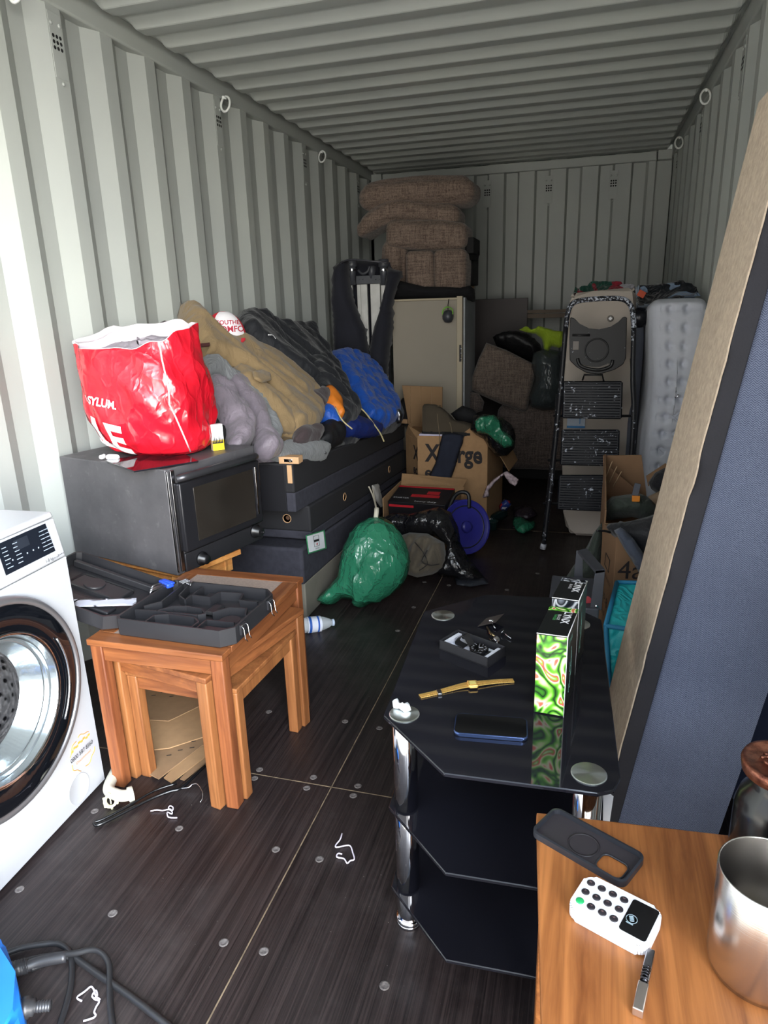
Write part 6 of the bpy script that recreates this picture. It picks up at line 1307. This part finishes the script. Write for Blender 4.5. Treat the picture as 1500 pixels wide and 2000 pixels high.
for k, pp in enumerate([(1100, 744, 1216, 744, 1214, 818, 1098, 816), (1097, 838, 1210, 838, 1208, 909, 1094, 907), (1092, 926, 1206, 926, 1204, 998, 1088, 993)]):
    q = [lp(pp[i], pp[i+1], .012) for i in (0, 2, 4, 6)]; b = B(); b.prism(q[::-1], ln_*.022, .006); td = obj('tread', b, LTR, r0)
    b = B(); tl, tr_, br_, bl_ = [p+ln_*.022 for p in q]
    for j in range(13):
        f = .07+.86*j/12; a, c = tl.lerp(bl_, f), tr_.lerp(br_, f); a, c = a.lerp(c, .04), a.lerp(c, .96); b.tube([a+ln_*.001, c+ln_*.001], .0022, 5)
    obj('tread_ribs', b, LTR, td)
b = B(); b.tube([lp(1062, 1062), lp(1060, 1072)], .016, 10); obj('rubber_foot', b, P((170, 172, 180), .6, var=.4, vs=60), r0)
# ---------------- right side, between mattress and TV stand ----------------
CARD2 = P((128, 98, 72), .85, var=.06, vs=12)
def hb(a, c, bev=.001, m=CARD2): return B().bb(a, c, bev)
r0 = thing('tall_carton', 'tall open brown carton with slit flaps under the mattress corner', 'carton', (2.03, 2.95, 0))
a = Y(1176, 900, 2.75); c = Y(1252, 892, 3.05)
obj('back_side', B().prism([Y(1178, 890, 3.0), Y(1253, 889, 3.0), Y(1262, 960, 3.0), Y(1270, 1060, 3.0), Y(1180, 1060, 3.0)], (0, .006, 0)), CARD2, r0)
obj('left_side', B().hexa([V((1.905, 2.55, 0)), V((1.911, 2.55, 0)), V((1.911, 3.0, 0)), V((1.905, 3.0, 0)), V((1.905, 2.55, .50)), V((1.911, 2.55, .50)), V((1.911, 3.0, .63)), V((1.905, 3.0, .63))]), CARD2, r0)
obj('right_side', B().bb((2.30, 2.55, 0), (2.306, 3.0, .55)), CARD2, r0)
fl2 = obj('slit_flap', B().prism([Y(1182, 905, 2.93), Y(1250, 962, 2.93), Y(1228, 1000, 2.93), Y(1180, 960, 2.93)], (0, .005, 0)), P((118, 88, 64), .85), r0)
b = B()
for k in range(3): b.tube([Y(1181+k*8, 945+k*7-8, 2.925), Y(1196+k*9, 905+k*10-4, 2.925)], .0022, 5)
obj('slit_edges', b, P((176, 148, 116), .8), fl2)
obj('front_flap', B().prism([Y(1262, 930, 2.9), Y(1300, 905, 2.9), Y(1310, 915, 2.9), Y(1266, 950, 2.9)], (0, .005, 0)), CARD2, r0)
OLV = clothm((52, 60, 54), .7, 9, .03)
r0 = thing('dry_bag', 'dark green roll bag with an orange buckle in the open carton', 'bag', Y(1230, 1010, 2.7))
sack('bag_body', 0, 0, [(1180,985),(1195,970),(1225,966),(1250,964),(1270,972),(1283,988),(1280,1005),(1262,1016),(1235,1010),(1205,1014),(1180,1018)], OLV, y=2.72, tf=.07, tb=.1, N=(0, -1, .3), r=.06, amp=.03, seed=95, fa=.02, parent=r0)
b = B(); q = Y(1242, 974, 2.62); b.box(q, (.030, .012, .024), .003); obj('orange_buckle', b, P((210, 128, 40), .45), r0); b = B(); b.box(q+V((0, .01, .035)), (.024, .004, .05), .001, Matrix.Rotation(.15, 3, 'Y')); obj('grey_webbing', b, P((84, 88, 98), .8), r0)
sack('olive_bag', 'dark olive fabric bag slumped on the floor left of the printed carton', 'bag', [(1176,1020),(1176,1110),(1165,1130),(1110,1140),(1105,1128),(1125,1098),(1145,1070),(1160,1040)], OLV, y=2.55, tf=.06, tb=.1, N=(0, -1, .2), r=.06, amp=.03, seed=96, fa=.02)
r0 = thing('black_garment', 'black garment with a white care label lying in the tall carton', 'clothes', Y(1300, 930, 2.8))
sack('garment', 0, 0, [(1268,942),(1282,922),(1300,913),(1335,912),(1345,960),(1320,965),(1285,965),(1272,955)], DK, y=2.80, tf=.06, tb=.1, r=.05, amp=.02, seed=97, parent=r0)
b = B(); b.prism([Y(1292, 950, 2.69), Y(1308, 937, 2.69), Y(1312, 945, 2.69), Y(1298, 957, 2.69)], (0, .001, 0)); obj('care_label', b, P((180, 184, 206), .7), r0)
sack('cap_brim', 'khaki cloth hat behind the green roll bag', 'hat', [(1265,970),(1290,958),(1312,956),(1308,985),(1295,1003),(1285,1002),(1280,985)], P((116, 98, 80), .9), y=2.62, tf=.03, tb=.04, r=.04, amp=.01, seed=98)
# printed carton
r0 = thing('printed_carton', 'brown carton printed 4aces behind the turquoise cool bag', 'carton', (2.05, 2.35, 0))
q4 = [V((1.908, 2.44, 0)), V((1.955, 2.13, 0)), V((2.33, 2.16, 0)), V((2.33, 2.48, 0))]
q4 = [V((1.900, 2.46, 0)), V((1.945, 2.20, 0)), V((2.33, 2.30, 0)), V((2.30, 2.53, 0))]
q4 = [V((1.898, 2.46, 0)), V((1.935, 2.20, 0)), V((2.31, 2.26, 0)), V((2.30, 2.53, 0))]
b = B().hexa(q4+[q4[0]+V((0, 0, .475)), q4[1]+V((0, 0, .52)), q4[2]+V((0, 0, .36)), q4[3]+V((0, 0, .46))], .002); obj('carton_body', b, CARD2, r0)
fd4 = (q4[2]-q4[1]).normalized(); b = printed('4aces', q4[1]+fd4*.012+V((0, 0, .355)), fd4, .095, bold=.0); b = printed('Food Service Disposables', q4[1]+fd4*.012+V((0, 0, .335)), fd4, .018, b=b, bold=0); obj('black_print', b, P((34, 28, 30), .8), r0)
s4 = (q4[1]-q4[0]).normalized(); 
for tx_, u_, z_, sz_ in (('FP-8', .09, .20, .055), ('750ml', .06, .15, .035), ('MICROWAVABLE', .05, .30, .022)): obj('side_print', printed(tx_, q4[0]+s4*u_+V((0, 0, z_)), s4, sz_, bold=0), P((34, 28, 30), .8), r0)
b = B()
n4 = s4.cross(V((0, 0, 1))); 
b.tube([q4[0]+s4*x+V((0, 0, z))+n4*.001 for x, z in ((.09, .34), (.17, .34), (.18, .39), (.10, .39))], .0015, 5, True); obj('side_print', b, P((34, 28, 30), .8), r0)
r0 = thing('backpack', 'black backpack with a broad grey strap slumped over the printed carton', 'backpack', (2.08, 2.2, .5))
sack('backpack_body', 0, 0, [(1184,1030),(1195,1022),(1230,1018),(1262,1010),(1290,1000),(1310,985),(1330,990),(1330,1140),(1262,1145),(1250,1125),(1235,1095),(1215,1060),(1195,1045)], BJ, y=2.22, tf=.06, tb=.12, N=(0, -1, .2), r=.06, amp=.02, seed=101, parent=r0, fa=.012)
b = B(); b.inflate([Y(x, y, 2.135) for x, y in ((1199,1036),(1212,1030),(1222,1036),(1240,1055),(1256,1080),(1268,1110),(1272,1125),(1262,1136),(1250,1122),(1236,1098),(1218,1070))], (0, -1, .1), .016, .006, .02, .014, .002, 8, 2); obj('grey_strap', b, clothm((68, 74, 88), .8), r0)
b = B(); b.tube(smooth_pts([Y(1166, 1037, 2.1), Y(1180, 1037, 2.12), Y(1192, 1040, 2.14)], 4), .004, 6); obj('strap_end', b, BLK, r0)
# turquoise cool bag
TQ = NT('turquoise_fabric'); TQ.col(TQ.ramp(TQ.noise(5), [(.3, srgb((26, 160, 170))), (.7, srgb((44, 186, 190)))])); TQ.bump(TQ.math('ADD', TQ.ridge(7, 1.5), TQ.math('MULTIPLY', TQ.noise(300), .1)), .5, .02); TQ = TQ.done(.35, 0, .5)
TQB = P((20, 112, 150), .6, bump=.3)
r0 = thing('cool_bag', 'turquoise insulated cool bag with mesh pocket beside the leaning bed base', 'bag', (2.05, 1.85, 0))
qc = [V((1.905, 2.06, 0)), V((Y(1203, 1400, 1.72).x, 1.72, 0)), V((2.12, 1.74, 0)), V((2.22, 2.10, 0))]
qt = [Y(1205, 1137, 2.0), Y(1183, 1222, 1.75), V((2.13, 1.77, .36)), V((2.2, 2.02, .43))]
obj('bag_body', B().hexa(qc+qt, .02, 4), TQ, r0)
b = B()
for e in ((qt[0], qt[1]), (qt[0], qt[3]), (qt[1], qt[2]), (qt[1], qc[1])): b.tube([e[0], e[1]], .007, 8)
obj('blue_binding', b, TQB, r0)
def mesh_m():
    t = NT('mesh_net'); v = t.n('TexVoronoi'); v.inputs['Scale'].default_value = 130; t.l(t.co.outputs['Object'], v.inputs['Vector']); t.col(t.ramp(v.outputs['Distance'], [(.35, srgb((14, 92, 104))), (.5, srgb((60, 168, 174)))])); return t.done(.6)
b = B(); nf = (qc[2]-qc[1]).cross(V((0, 0, 1))).normalized(); b.prism([qc[1].lerp(qt[1], .03)+nf*.006+V((.01, 0, 0)), qc[2].lerp(qt[2], .03)+nf*.006, qc[2].lerp(qt[2], .48)+nf*.006, qc[1].lerp(qt[1], .48)+nf*.006+V((.01, 0, 0))][::-1], nf*.004); obj('mesh_pocket', b, mesh_m(), r0)
# grey metal bracket box behind the glass stand
GM = P((78, 80, 88), .45, .3, var=.05)
r0 = thing('metal_housing', 'folded grey sheet-metal housing standing behind the glass stand', 'housing', (1.87, 1.95, 0))
def gq(x, y, yy): return Y(x, y, yy)
b = B(); yA, yB = 2.28, 1.90
b.prism([gq(1126, 1075, 2.12), gq(1138, 1078, 2.12), gq(1138, 1215, 2.12), gq(1112, 1215, 2.12)], (0, .004, 0)); b.hexa([gq(1128, 1080, 2.12), gq(1163, 1120, 1.86), gq(1182, 1117, 1.86), gq(1146, 1075, 2.12), gq(1128, 1075, 2.12), gq(1163, 1114, 1.86), gq(1182, 1112, 1.86), gq(1146, 1071, 2.12)])
b.prism([gq(1163, 1114, 1.86), gq(1182, 1113, 1.86), gq(1175, 1192, 1.86), gq(1152, 1190, 1.86)], (0, .004, 0), .001); obj('frame', b, GM, r0)
b = B(); lo = gq(1110, 1182, 1.85); hi = gq(1170, 1190, 1.85); b.bb((lo.x-.06, 1.85, 0), (hi.x, 2.10, lo.z-.005), .004); obj('lower_box', b, GM, r0)
b = B(); b.lathe([(.006, 0), (.005, .003), (.0005, .004)], gq(1165, 1184, 1.858), (0, -1, 0), 14); obj('screw', b, CHROME, r0)
b = B(); p = gq(1140, 1172, 1.9); b.box(p, (.05, .04, .004), .0, Matrix.Rotation(.4, 3, 'Z')); obj('red_leaflet', b, P((190, 70, 80), .6), r0)
